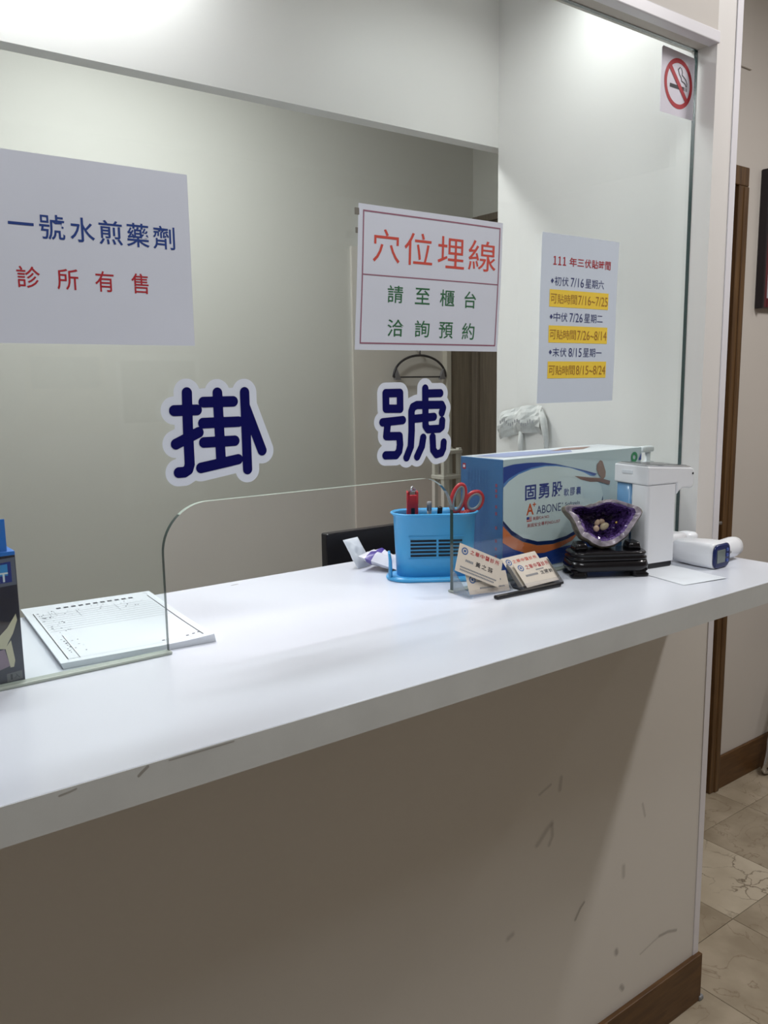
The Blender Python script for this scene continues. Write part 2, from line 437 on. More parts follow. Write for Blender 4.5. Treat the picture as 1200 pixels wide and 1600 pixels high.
# inner header and back room
struct(bxs('wall_header', BOOTH, -1.3, XW, 0.56, 0.60, H+0.947, CEIL), 'white header wall over the opening to the back room')
BY = 2.0; BX = 2.84
struct(bxs('wall_back', BACKW, -1.3, BX, BY, BY+0.06, 0, CEIL), 'pale wall at the far side of the back room')
struct(bxs('wall_back_right', BACKW, BX, BX+0.06, 0.56, BY+0.06, 0, CEIL), 'pale right wall of the back room')
struct(bxs('wall_left', WALL, -1.36, -1.3, -3.66, BY+0.06, 0, CEIL))
struct(bxs('wall_opposite', WALL, -1.3, 4.8, -3.66, -3.6, 0, CEIL))
struct(bxs('wall_far_right', WALL, 4.8, 4.86, -3.66, 0.56, 0, CEIL))
# corridor wall with a brown door frame
w = MB(); w.box(2.655, 4.8, 0.508, 0.56, 0, CEIL); w.box(XW, 2.655, 0.508, 0.56, H+1.03, CEIL); w.box(XW, 1.80, 0.508, 0.56, 0, H+1.03)
struct(w.build('wall_corridor', WALL), 'cream corridor wall beside the reception')
struct(bxs('baseboard_corridor', BROWN, 2.656, 4.8, 0.496, 0.5078, 0, 0.123, bev=0.002), 'brown skirting of the corridor wall')
d = empty('door_1', (2.23, 0.53, 0)); struct(d, 'brown wooden door frame in the corridor wall')
m = MB(); m.box(0.37, 0.426, -0.036, 0.028, 0, H+0.97, bev=0.003); m.box(0.395, 0.42, -0.042, -0.03, 0, H+0.968, bev=0.004); m.build('door_frame', BROWNV, d)
m = MB(); m.box(-0.43, -0.374, -0.036, 0.028, 0, H+0.97, bev=0.003); m.build('door_frame', BROWNV, d)
m = MB(); m.box(-0.43, 0.426, -0.036, 0.028, H+0.97, H+1.029, bev=0.003); m.build('door_head', BROWNV, d)
m = MB(); m.box(-0.372, 0.368, -0.01, 0.026, 0.006, H+0.968, bev=0.002); dl = m.build('door_leaf', BROWNV, d)
m = MB(); m.tube([(0.31, -0.03, 1.0), (0.31, -0.06, 1.0), (0.21, -0.062, 1.0)], 0.008); m.lathe([(0.022, 0), (0.022, 0.006)], c=(0.31, -0.03, 1.0)); m.build('door_handle', CHROME, dl)
# doors of the back room
d = empty('door_2', (2.72, BY-0.03, 0)); struct(d, 'grey brown wooden door in the back room corner')
m = MB(); m.box(-0.055, 0.085, 0, 0.028, 0, H+0.86, bev=0.003); m.build('door_leaf', GREYWOOD, d)
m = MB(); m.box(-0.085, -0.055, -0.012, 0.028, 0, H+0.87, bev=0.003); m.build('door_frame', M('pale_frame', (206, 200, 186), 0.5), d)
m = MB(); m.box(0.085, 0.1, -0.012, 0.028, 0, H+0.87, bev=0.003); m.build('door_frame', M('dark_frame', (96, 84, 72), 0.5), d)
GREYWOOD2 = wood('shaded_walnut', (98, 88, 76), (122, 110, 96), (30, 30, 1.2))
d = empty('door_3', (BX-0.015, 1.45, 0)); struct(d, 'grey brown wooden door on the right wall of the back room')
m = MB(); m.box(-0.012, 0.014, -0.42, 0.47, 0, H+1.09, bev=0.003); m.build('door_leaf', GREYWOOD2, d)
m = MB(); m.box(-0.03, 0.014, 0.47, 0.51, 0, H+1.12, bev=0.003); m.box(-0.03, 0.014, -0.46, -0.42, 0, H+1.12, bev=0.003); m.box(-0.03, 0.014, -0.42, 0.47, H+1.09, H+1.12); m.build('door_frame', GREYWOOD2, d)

# ------------------------------------------------------------------ counter
c = empty('reception_counter', (0, 0, H)); tag(c, 'long white laminate counter slab running along the reception window', 'counter')
m = MB()
poly = [(-1.29, -0.3045), (E_, -0.3045), (E_, YW-0.001), (XR-0.001, YW-0.001), (XR-0.001, 0.322), (-1.29, 0.322)]
m.prism(poly, lambda u, v, d: Vector((u, v, d)), -0.0395, 0.0, mi=0)
slab = m.build('slab', COUNTER, c)
bv = slab.modifiers.new('bevel', 'BEVEL'); bv.width = 0.0015; bv.segments = 2; bv.limit_method = 'ANGLE'
EDGEM = M('counter_edge_band', (208, 210, 208), 0.4, vary=0.05, vscale=14)
m = MB(); m.box(-1.29, E_, -0.3055, -0.3045, -0.0388, -0.0008); m.build('edge_band', EDGEM, c)
STAIN = M('brown_stain', (120, 104, 84), 0.7, alpha=0.35)
for pts, r in (([(0.268, -.003), (0.262, -.007), (0.259, -.0095)], .0016), ([(0.185, -.006), (0.195, -.005), (0.2, -.004)], .0010), ([(0.29, -.003), (0.33, -.003), (0.36, -.003)], .0008)):
    m = MB(); m.strokes([pts], r, lambda u, v, dd: Vector((u, -0.3058, v)), 0); m.build('stain', STAIN, c)
m = MB(); m.strokes([[(0.66, 0.295), (0.672, 0.297)]], .0025, lambda u, v, dd: Vector((u, v, 0.0003)), 0); m.build('stain', STAIN, c)

# ------------------------------------------------------------------ lamps
LAMPW = M('lamp_diffuser', (255, 255, 255), 0.5, emit=2.5)
for x, y, z, lx, ly, wt, colr, lab in LAMPS:
    L = empty('ceiling_lamp', (x, y, z)); tag(L, lab, 'lamp')
    m = MB(); m.box(-lx/2-0.02, lx/2+0.02, -ly/2-0.02, ly/2+0.02, -0.03, -0.0005, bev=0.004); m.build('housing', WHITEP, L)
    m = MB(); m.box(-lx/2, lx/2, -ly/2, ly/2, -0.036, -0.0302); m.build('diffuser', LAMPW, L)
    ld = bpy.data.lights.new('lamp_light', 'AREA'); ld.shape = 'RECTANGLE'; ld.size = lx; ld.size_y = ly; ld.energy = wt; ld.color = colr
    lo = bpy.data.objects.new('lamp_light', ld); COL.objects.link(lo); lo.parent = L; lo.location = (0, 0, -0.04)

# ================================================================== THINGS ON THE GLASS
def sheet(name, x0, x1, z0, z1, shear, lab, cat, mat=PAPER, wave=0.0012, yb=-0.0048, ph=0.0):
    def fn(x, z, off):
        wv = wave*(math.sin((x-x0)*19+ph)+math.sin((z-z0)*23+1+ph))*0.5
        return Vector((x-xc+shear*(z-z1), -off-wave+wv, z-z0))
    xc = (x0+x1)/2
    root = empty(name, (xc, yb, H+z0)); tag(root, lab, cat)
    m = MB(); nx, nz = 14, 14
    for side, off in ((0, 0.0002), (1, 0.0)):
        g = [[m.bm.verts.new(fn(x0+(x1-x0)*i/nx, z0+(z1-z0)*j/nz, off)) for i in range(nx+1)] for j in range(nz+1)]
        for j in range(nz):
            for i in range(nx):
                q = (g[j][i], g[j][i+1], g[j+1][i+1], g[j+1][i])
                f = m.bm.faces.new(q if side == 0 else q[::-1]); f.smooth = True
    m.build('paper', mat, root)
    return root, fn

# blue and red notice at the left
p, fn = sheet('paper_notice', 0.177, 0.474, 0.412, 0.627, 0.0, 'pale sheet with blue and red Chinese lettering taped at the left of the glass', 'notice')
m = Letters()
for ch, a in (('清', .184), ('冠', .2125), ('一', .253), ('號', .287), ('水', .322), ('煎', .356), ('藥', .390), ('劑', .424)):
    if ch == '一': m.add(ch, a, a+.028, .5455, .5487, fn, .0005)
    else: m.add(ch, a, a+.029, .532, .5605, fn, .0005, bold=0.008)
m.build(BLUEINK, p)
m = Letters()
for ch, a, b in (('本', .213, .238), ('診', .258, .284), ('所', .303, .328), ('有', .348, .371), ('售', .393, .415)):
    m.add(ch, a, b, .4755, .5, fn, .0005, bold=0.006)
m.build(REDINK, p)

# acupoint notice
p, fn = sheet('paper_notice', 0.744, 1.042, 0.410, 0.623, 0.055, 'pale notice with large red and small green Chinese lettering in a red border', 'notice', ph=1.0)
m = Letters()
for ch, a, b in (('穴', .772, .823), ('位', .832, .888), ('埋', .899, .956), ('線', .965, 1.028)):
    m.add(ch, a, b, .541, .590, fn, .0005, bold=0.0)
m.build(SALMON, p)
m = Letters()
for ch, a, b, z0, z1 in (('請', .802, .832, .482, .508), ('至', .856, .886, .482, .507), ('櫃', .907, .938, .481, .507), ('台', .960, .986, .480, .507),
                         ('洽', .804, .836, .431, .457), ('詢', .858, .888, .431, .457), ('預', .908, .938, .430, .456), ('約', .958, .986, .429, .456)):
    m.add(ch, a, b, z0, z1, fn, .0005, bold=0.006)
m.build(GREENINK, p)
m = MB()
def frame(mb, x0, x1, z0, z1, t, fn, off, n=10):
    for a in range(n):
        xa, xb = x0+(x1-x0)*a/n, x0+(x1-x0)*(a+1)/n; za, zb = z0+(z1-z0)*a/n, z0+(z1-z0)*(a+1)/n
        for zz in (z0, z1-t): mb.flat([(xa, zz), (xb, zz), (xb, zz+t), (xa, zz+t)], fn, off)
        for xx in (x0, x1-t): mb.flat([(xx, za), (xx+t, za), (xx+t, zb), (xx, zb)], fn, off)
frame(m, .7525, 1.0365, .419, .6145, .0022, fn, .0005)
for a in range(10): m.flat([(.753+.0283*a, .5205), (.753+.0283*(a+1), .5205), (.753+.0283*(a+1), .5222), (.753+.0283*a, .5222)], fn, .0005)
m.build('border_line', PLUM, p)
TAPE = M('dark_tape', (120, 116, 108), 0.5)
m = MB(); m.box(.737, .745, -.0056, -.0046, H+.606, H+.616, bev=0.0002); o = m.build('tape_piece', TAPE); tag(o, 'tiny grey tape bit at the upper left corner of the red bordered notice', 'tape')
m = MB(); m.box(.738, .744, -.0056, -.0046, H+.580, H+.588, bev=0.0002); o = m.build('tape_piece', TAPE); tag(o, 'tiny grey tape bit below the corner of the red bordered notice', 'tape')

# timetable notice
p, fn = sheet('paper_notice', 1.139, 1.352, 0.319, 0.618, 0.028, 'pale blue timetable sheet with three yellow bands stuck on the right of the glass', 'notice', ph=2.2, mat=M('bluish_paper', (214, 224, 238), 0.6, vary=0.015, vscale=9))
m = Letters()
for x_ in (1.174, 1.1865, 1.199):
    q = MB()
    for P in ([(x_-.0013, .5665), (x_+.0013, .5665), (x_+.0013, .5795), (x_-.0013, .5795)], [(x_-.0042, .5645), (x_+.0042, .5645), (x_+.0042, .5664), (x_-.0042, .5664)], [(x_-.0042, .5765), (x_-.0014, .5772), (x_-.0014, .5795), (x_-.0042, .5780)]): q.flat(P, fn, .0006)
    q.build('character', REDINK, p)
for t, a, b in (('年', 1.212, 1.232), ('三', 1.234, 1.252), ('伏', 1.254, 1.272), ('貼', 1.274, 1.292), ('時', 1.294, 1.311), ('間', 1.313, 1.329)):
    m.add(t, a, b, .5645 if t != '三' else .566, .580 if t != '三' else .5785, fn, .0006, bold=0.012)
m.build(REDINK, p)
mn = Letters(); mo = Letters()
for k, (hd, dt, wk, rng) in enumerate((('初伏', '7/16', '六', '7/16～7/25'), ('中伏', '7/26', '二', '7/26～8/14'), ('末伏', '8/15', '一', '8/15～8/24'))):
    zc = (.5365, .4735, .4105)[k]
    q = MB(); q.flat([(1.165, zc), (1.169, zc-.0045), (1.173, zc), (1.169, zc+.0045)], fn, .0006); q.build('bullet', NAVYINK, p)
    x = 1.175
    for ch in hd: mn.add(ch, x, x+.0175, zc-.008, zc+.008, fn, .0006); x += .0195
    mn.add(dt, x+.004, x+.040, zc-.008, zc+.008, fn, .0006); x += .0445
    for ch in '星期'+wk:
        if ch == '一': mn.add(ch, x, x+.0165, zc-.0008, zc+.0008, fn, .0006)
        elif ch == '二': mn.add(ch, x, x+.0165, zc-.006, zc+.006, fn, .0006)
        else: mn.add(ch, x, x+.0165, zc-.008, zc+.008, fn, .0006)
        x += .0185
    zb = (.506, .4425, .3785)[k]
    my = MB()
    for a in range(8): my.flat([(1.163+.0205*a, zb-.015), (1.163+.0205*(a+1), zb-.015), (1.163+.0205*(a+1), zb+.0155), (1.163+.0205*a, zb+.0155)], fn, .0005)
    my.build('yellow_band', YELLOW, p)
    x = 1.166
    for ch in '可貼時間': mo.add(ch, x, x+.0165, zb-.009, zb+.008, fn, .0008); x += .018
    mo.add(rng.replace('～', '~'), x+.002, 1.325, zb-.009, zb+.008, fn, .0008)
mn.build(NAVYINK, p); mo.build(OCHRE, p)

# the two big characters
gua = [[(.46, .351), (.459, .303), (.459, .256), (.4565, .249), (.451, .246), (.443, .246)], [(.441, .328), (.473, .328)], [(.441, .284), (.474, .298)], [(.483, .338), (.527, .338)], [(.481, .31), (.534, .31)], [(.481, .284), (.527, .284)], [(.475, .25), (.531, .258)], [(.504, .35), (.505, .259)], [(.545, .35), (.545, .243)], [(.546, .329), (.569, .268)]]
hao = [[(.790, .344), (.818, .344), (.818, .319), (.790, .320), (.790, .344)], [(.783, .299), (.823, .301)], [(.793, .298), (.790, .277), (.816, .276), (.817, .262), (.815, .252), (.809, .246), (.788, .247)], [(.870, .350), (.870, .324)], [(.871, .342), (.902, .342)], [(.905, .310), (.908, .318), (.905, .323), (.852, .324), (.844, .321), (.841, .314), (.841, .283), (.839, .258), (.83, .241)], [(.843, .302), (.888, .304)], [(.870, .324), (.870, .290), (.875, .284), (.9, .284), (.905, .287), (.906, .297)], [(.865, .271), (.862, .257), (.852, .241)], [(.885, .271), (.886, .25), (.893, .242), (.904, .244), (.908, .251), (.909, .261)]]
for nm, st, r, ro, lab in (('character_sticker', gua, .0072, .0185, 'navy Chinese character sticker with white outline above the left side of the pass-through'),
                           ('character_sticker', hao, .0066, .0165, 'navy Chinese character sticker with white outline over the clothes hanger')):
    xs = [q[0] for s in st for q in s]; zs = [q[1] for s in st for q in s]
    xc, zb = (min(xs)+max(xs))/2, min(zs)-ro
    root = empty(nm, (xc, -0.0042, H+zb)); tag(root, lab, 'sticker')
    f2 = lambda u, v, dd: Vector((u-xc, -dd, v-zb))
    m = MB(); m.strokes(st, ro, f2, .0003, cell=.0011); m.build('white_outline', STICKW, root)
    m = MB(); m.strokes(st, r, f2, .0008, cell=.0007); m.build('navy_character', STICKN, root)

# no smoking sign
sx, sz, sr = 1.5235, .934, .0465
root = empty('no_smoking_sign', (sx, -0.0042, H+.874)); tag(root, 'small no smoking sign with red ring in the top right corner of the glass', 'sign')
f3 = lambda u, v, dd: Vector((u, -dd, sz-.874+v))
m = MB(); m.prism([(-.056, -.060), (.053, -.060), (.053, .052), (.049, .057), (-.052, .060), (-.056, .056)], f3, 0.0, 0.0006); m.build('plate', M('sign_plate', (228, 224, 236), 0.4), root)
m = MB()
n = 48
for i in range(n):
    a, b = 2*PI*i/n, 2*PI*(i+1)/n
    m.flat([(sr*math.cos(a), sr*math.sin(a)), (sr*math.cos(b), sr*math.sin(b)), ((sr-.0085)*math.cos(b), (sr-.0085)*math.sin(b)), ((sr-.0085)*math.cos(a), (sr-.0085)*math.sin(a))], f3, .0010)
q = .0285; t = .0034
m.flat([(-q-t, q-t), (-q+t, q+t), (q+t, -q+t), (q-t, -q-t)], f3, .0012)
m.build('red_ring', REDINK, root)
m = MB(); m.flat([(-.028, -.010), (.019, -.010), (.019, -.003), (-.028, -.003)], f3, .0009); m.build('cigarette', BLACKINK, root)
m = MB(); m.flat([(.021, -.010), (.0235, -.010), (.0235, -.003), (.021, -.003)], f3, .0009); m.flat([(.0255, -.010), (.029, -.010), (.029, -.003), (.0255, -.003)], f3, .0009)
m.build('ember', GREYINK, root)
m = MB()
m.strokes([[(.004, .031), (-.002, .026), (.002, .018), (.008, .013), (.010, .007), (.018, .005), (.023, .003), (.025, -.001)]], .0011, f3, .0009)
m.strokes([[(.008, .030), (.012, .024), (.011, .018), (.017, .015), (.024, .011), (.028, .005), (.028, -.001)]], .0011, f3, .0009)
m.build('smoke', BLACKINK, root)

# ================================================================== THINGS ON THE COUNTER
# --- boxed brace at the far left, behind the glass
root = empty('support_box', (0.158, 0.045, H+0.0005)); tag(root, 'black and blue product box with hang tab at the left edge of the counter', 'box')
DARKB = M('box_dark', (26, 26, 50), 0.3, vary=0.25, vscale=18); BLUEB = M('box_blue', (16, 110, 200), 0.35)
m = MB(); m.box(-.076, .076, -.037, .037, 0, .164, bev=0.001); body = m.build('carton', DARKB, root)
m = MB(); m.box(-.076, .076, -.0372, .0372, .1602, .1655, bev=0.0008); m.box(-.070, .068, -.034, -.0328, .165, .205, bev=.0004); m.build('hang_tab', BLUEB, root)
fb = lambda u, v, dd: Vector((u, -.0372-dd, v))
m = MB(); m.flat([(-.074, .118), (.075, .124), (.075, .158), (-.074, .150)], fb, .0001); m.build('grey_panel', M('box_grey', (96, 100, 118), 0.35), root)
m = MB(); m.flat([(-.074, .123), (.070, .128), (.070, .153), (-.074, .146)], fb, .0003); m.build('blue_panel', M('box_panel_blue', (20, 44, 130), 0.35), root)
m = MB(); m.flat([(-.074, .134), (.066, .1365), (.066, .1505), (-.074, .143)], fb, .0004); m.build('light_band', M('box_panel_light', (52, 140, 206), 0.35), root)
m = MB(); letter(m, 'RT', .047, .066, .129, .1405, fb, .0006, bold=.02); m.build('lettering', PAPERW, root)
BEIGE = M('box_beige', (206, 196, 168), 0.4); MAUVE = M('box_mauve', (140, 116, 136), 0.4)
m = MB(); m.flat([(.030, .052), (.045, .058), (.060, .072), (.071, .088), (.072, .080), (.066, .064), (.060, .054), (.056, .046)], fb, .0003); m.flat([(.056, .047), (.063, .056), (.066, .03), (.064, .022), (.060, .022)], fb, .0003); m.build('picture_skin', BEIGE, root)
m = MB(); m.flat([(-.01, .035), (.055, .046), (.060, .024), (.03, .016), (-.01, .014)], fb, .0002); m.build('picture_brace', MAUVE, root)
m = MB(); m.flat([(-.02, .06), (.03, .055), (.056, .06), (.064, .078), (.04, .085), (-.02, .08)], fb, .0002); m.build('picture_shadow', M('box_brown', (58, 44, 50), .4), root)
m = MB(); m.flat([(.055, .004), (.073, .0055), (.073, .016), (.055, .0145)], fb, .0003); m.build('quantity_patch', M('box_patch', (92, 92, 100), .4), root)
m = MB(); letter(m, '1', .059, .0615, .0065, .0135, fb, .0005); letter(m, '入', .063, .070, .007, .0135, fb, .0005); m.build('quantity_lettering', BLACKINK, root)

# --- pad of forms
root = empty('form_pad', (0.398, 0.172, H+0.0005), -0.085); tag(root, 'thick pad of white printed forms lying under the glass edge', 'paper pad')
m = MB()
nx, ny = 10, 12; W2, L2, TH = .1035, .158, .0085
def pad_z(u, v): return TH + .0035*max(0, (u/W2))**3*max(0, -v/L2)**2
def pad_ring(z):
    return None
top = [[m.bm.verts.new((-W2+2*W2*i/nx, -L2+2*L2*j/ny, pad_z(-W2+2*W2*i/nx, -L2+2*L2*j/ny))) for i in range(nx+1)] for j in range(ny+1)]
bot = [[m.bm.verts.new((-W2+2*W2*i/nx+.003, -L2+2*L2*j/ny+.002, 0 if TH > 0 else 0)) for i in range(nx+1)] for j in range(ny+1)]
for j in range(ny):
    for i in range(nx):
        m.bm.faces.new((top[j][i], top[j][i+1], top[j+1][i+1], top[j+1][i])); m.bm.faces.new((bot[j][i], bot[j+1][i], bot[j+1][i+1], bot[j][i+1]))
per = [(0, i) for i in range(nx)]+[(j, nx) for j in range(ny)]+[(ny, i) for i in range(nx, 0, -1)]+[(j, 0) for j in range(ny, 0, -1)]
for k in range(len(per)):
    a, b = per[k], per[(k+1) % len(per)]
    m.bm.faces.new((top[a[0]][a[1]], bot[a[0]][a[1]], bot[b[0]][b[1]], top[b[0]][b[1]]))
bmesh.ops.recalc_face_normals(m.bm, faces=m.bm.faces[:])
m.build('sheets', PAPERW, root)
fp = lambda u, v, dd: Vector((u, v, pad_z(u, v)+.0004+dd))
m = MB()
def seg(mb, u0, v0, u1, v1, t, n=8):
    d_ = math.hypot(u1-u0, v1-v0); nx_, ny_ = -(v1-v0)/d_*t/2, (u1-u0)/d_*t/2
    for k in range(n):
        a, b = k/n, (k+1)/n
        ua, va, ub, vb = u0+(u1-u0)*a, v0+(v1-v0)*a, u0+(u1-u0)*b, v0+(v1-v0)*b
        mb.flat([(ua-nx_, va-ny_), (ub-nx_, vb-ny_), (ub+nx_, vb+ny_), (ua+nx_, va+ny_)], fp, 0)
seg(m, -.092, -.145, -.092, .115, .0013); seg(m, .092, -.145, .092, .13, .0013); seg(m, -.092, -.145, -.075, -.145, .0007); seg(m, -.077, -.145, -.077, -.03, .0007)
seg(m, .09, .15, .096, .14, .0008)
tag(m.build('ruled_frame', BLACKINK, root), kind='stuff')
m = MB()
for k in range(9): seg(m, -.088, .095-.0125*k, .088, .095-.0125*k, .0008)
seg(m, -.075, -.145, .09, -.145, .0004)
for uu in (-.03, .03): seg(m, uu, .105, uu, .06, .0005, 3)
for k, uu in enumerate((-.07, -.062)): seg(m, uu, .115, uu, .085, .0004, 2)
tag(m.build('ruled_lines', M('pale_grey_ink', (138, 144, 156), .6), root), kind='stuff')
m = MB()
rr = random.Random(3)
for k in range(11):
    u = -.055+.0115*k
    m.flat([(u, .124), (u+.007, .124), (u+.007, .131), (u, .131)], fp, .0001)
for k in range(70):
    u, v = rr.uniform(-.088, .085), rr.choice((.112, .107, .1, .088, .076))
    if rr.random() < .5: v, u = rr.uniform(-.13, .11), rr.uniform(-.088, -.08 if v < .1 else -.06)
    a, b = rr.uniform(.001, .003), rr.uniform(.0006, .003)
    m.flat([(u, v), (u+a, v), (u+a, v+b), (u, v+b)], fp, .0001)
for u, v in ((.035, -.138), (.041, -.138), (.07, -.137), (.08, -.134), (.088, -.132)): m.flat([(u, v), (u+.004, v), (u+.004, v+.003), (u, v+.003)], fp, .0001)
tag(m.build('small_print', M('mid_grey_ink', (74, 76, 88), .6), root), kind='stuff')

# --- pen holder (stadium shaped cup on a base plate)
def stadium(w, dpt, n=10):
    r = dpt/2; h = w/2-r; pts = []
    for i in range(n+1): a = -PI/2+PI*i/n; pts.append((h+r*math.cos(a), r*math.sin(a)))
    for i in range(n+1): a = PI/2+PI*i/n; pts.append((-h+r*math.cos(a), r*math.sin(a)))
    return pts
CX, CY, CR = 0.982, 0.106, -0.60
root = empty('pen_holder', (CX, CY, H+0.0005), CR); tag(root, 'sky blue plastic pen holder with slotted front beside the pass-through', 'pen holder')
m = MB()
def ring(w, dp, z, dx=0): return [Vector((u+dx, v, z)) for u, v in stadium(w, dp)]
m.loft([ring(.172, .082, 0, -.004), ring(.174, .084, .003, -.004), ring(.172, .082, .006, -.004), ring(.152, .066, .0075)], smooth=True)
m.build('base', CYAN, root)
CH = .124
m = MB()
m.loft([ring(.141, .060, .006), ring(.147, .064, .06), ring(.152, .068, CH-.006), ring(.158, .074, CH-.004), ring(.163, .079, CH-.001), ring(.163, .079, CH), ring(.159, .075, CH+.0012), ring(.150, .066, CH-.002), ring(.148, .064, CH-.01), ring(.142, .058, .06), ring(.136, .054, .012)], smooth=True)
cup = m.build('cup', CYAN, root)
SLOT = M('slot_dark', (10, 24, 40), .6)
for k in range(5):
    for a, b in ((-.047, .0), (.004, .047)):
        z = .046+.0068*k
        yf_ = -.0305-.0022*(z/.06)*.9
        m = MB(); m.box(a, b, yf_-.0006, yf_+.003, z, z+.0036); m.build('slot', SLOT, cup)
m = MB(); m.box(-.0505, .0505, -.0326, -.0312, .041, .0425, bev=.0003); m.box(-.0505, .0505, -.0338, -.0326, .0825, .084, bev=.0003); m.build('slot_frame', CYAN, cup)
m = MB()
for yy in (-.018, -.004): m.tube([(-.083, yy, .004), (-.083, yy, .035), (-.083-.002, yy+(-.004 if yy < -.01 else .004), .052)], [.0035, .003, .0022], n=8)
m.build('pen_fork', CYAN, root)
# things in the cup
def cup_pt(u, v, z): return Vector((CX+u*math.cos(CR)-v*math.sin(CR), CY+u*math.sin(CR)+v*math.cos(CR), H+z))
def tilt(loc, rz, rx=0, ry=0): return Matrix.Translation(loc) @ Matrix.Rotation(rz, 4, 'Z') @ Matrix.Rotation(rx, 4, 'X') @ Matrix.Rotation(ry, 4, 'Y')
o = empty('stapler', cup_pt(-.040, .012, .014)); o.rotation_euler = (0.04, 0, CR); tag(o, 'red stapler standing upright in the blue pen holder', 'stapler')
m = MB(); m.box(-.0105, .0105, -.008, .008, 0, .142, bev=.002); m.box(-.0105, -.0075, -.010, .010, .125, .148, bev=.001); m.box(.0075, .0105, -.010, .010, .125, .148, bev=.001); m.build('body', REDP, o)
m = MB(); m.box(-.007, .007, -.004, .006, .140, .150, bev=.002); m.tube([(-.004, -.002, .148), (0, -.001, .156), (.005, .001, .149)], .003, n=8); m.build('metal_jaw', CHROME, o)
m = MB(); m.box(-.003, .004, -.0095, -.0075, .104, .118, bev=.001); m.build('catch', BLACKP, o)
for u, v, z1, an, lab in ((-.010, .010, .142-.014, .02, 'short pen with grey cap in the blue pen holder'), (.001, .004, .136-.014, .12, 'short pen with black cap in the blue pen holder')):
    o = empty('pen', cup_pt(u, v, .014)); o.rotation_euler = (an, an*.6, CR); tag(o, lab, 'pen')
    m = MB(); m.lathe([(.002, 0), (.0042, .012), (.0042, z1-.016)], n=12); m.build('barrel', GREYP, o)
    m = MB(); m.lathe([(.0046, z1-.016), (.0046, z1-.001), (.003, z1)], n=12); m.box(-.0012, .0012, -.0068, -.0045, z1-.03, z1-.004); m.build('cap', BLACKP if an > .1 else GREYP, o)
o = empty('scissors', cup_pt(.050, .004, .020)); o.rotation_euler = (0.02, 0.0, CR+.1); tag(o, 'red handled scissors standing in the blue pen holder', 'scissors')
def loop(cx, cz, a, b, rot, n=22): return [Vector((cx+a*math.cos(2*PI*i/n)*math.cos(rot)-b*math.sin(2*PI*i/n)*math.sin(rot), 0, cz+a*math.cos(2*PI*i/n)*math.sin(rot)+b*math.sin(2*PI*i/n)*math.cos(rot))) for i in range(n)]
m = MB(); m.tube(loop(-.006, .128, .0115, .026, -.28), .0042, closed=True, n=8); m.tube([(.001, 0, .104), (0, 0, .085), (-.002, 0, .06)], [.0055, .007, .005], n=8); m.build('handle', REDP, o)
m = MB(); m.tube(loop(.024, .121, .0145, .019, -.6), .0042, closed=True, n=8); m.tube([(.012, 0, .106), (.004, 0, .09), (.001, .002, .06)], [.0055, .007, .005], n=8); m.build('handle', REDP, o)
m = MB(); m.tube([(v_.x, -.0018, v_.z) for v_ in loop(-.006, .128, .0085, .0225, -.28)], .0026, closed=True, n=6); m.tube([(v_.x, -.0018, v_.z) for v_ in loop(.024, .121, .0112, .0155, -.6)], .0026, closed=True, n=6); m.build('grip_lining', GREYP, o)
m = MB(); m.prism([(-.004, .07), (.004, .07), (.001, .0), (-.001, .0)], lambda u, v, d_: Vector((u-.002, d_, v)), -.001, .0006); m.prism([(-.004, .07), (.005, .07), (.003, .0), (.001, .0)], lambda u, v, d_: Vector((u, d_, v)), .001, .0026); m.build('blade', CHROME, o)

# --- plastic packets beside the cup
CLEARBAG = M('plastic_bag', (226, 224, 238), 0.2, alpha=0.75); PURPLE = M('purple_print', (74, 54, 150), .35)
def packet(name, loc, rz, w, l, t, lab, mats, tiltx=0.0, seed=1, band=None):
    root = empty(name, loc, rz); tag(root, lab, 'packet')
    m = MB(); nx_, ny_ = 12, 12
    def P(i, j, s):
        u, v = i/nx_*2-1, j/ny_*2-1
        bulge = (1-u**4)*(1-v**4)
        nzv = noise.noise(Vector((u*2.2+seed, v*2.2, s*3)))*t*.5*bulge
        p = Vector((u*w/2, v*l/2, 0)); p.z = s*t/2*bulge+nzv
        return Matrix.Rotation(tiltx, 4, 'X') @ p
    for s in (1, -1):
        g = [[m.bm.verts.new(P(i, j, s)) for i in range(nx_+1)] for j in range(ny_+1)]
        for j in range(ny_):
            for i in range(nx_):
                q_ = (g[j][i], g[j][i+1], g[j+1][i+1], g[j+1][i])
                f = m.bm.faces.new(q_ if s > 0 else q_[::-1]); f.smooth = True
                if band and band[0] <= j < band[1]: f.material_index = 1
    zmin = min(v.co.z for v in m.bm.verts)
    for v in m.bm.verts: v.co.z -= zmin
    m.build('wrapper', mats, root)
    return root
packet('plastic_packet', (0.957, 0.226, H+.001), .5, .072, .085, .022, 'clear plastic packet lying behind the blue pen holder', [M('bag_white', (228, 228, 236), .25, vary=.05, vscale=30), PURPLE], tiltx=0.25, seed=3, band=(8, 10))
packet('tissue_packet', (0.928, 0.278, H+.001), .25, .045, .065, .012, 'white tissue packet leaning up behind the plastic packet', [PAPERW, PURPLE], tiltx=.95, seed=8)

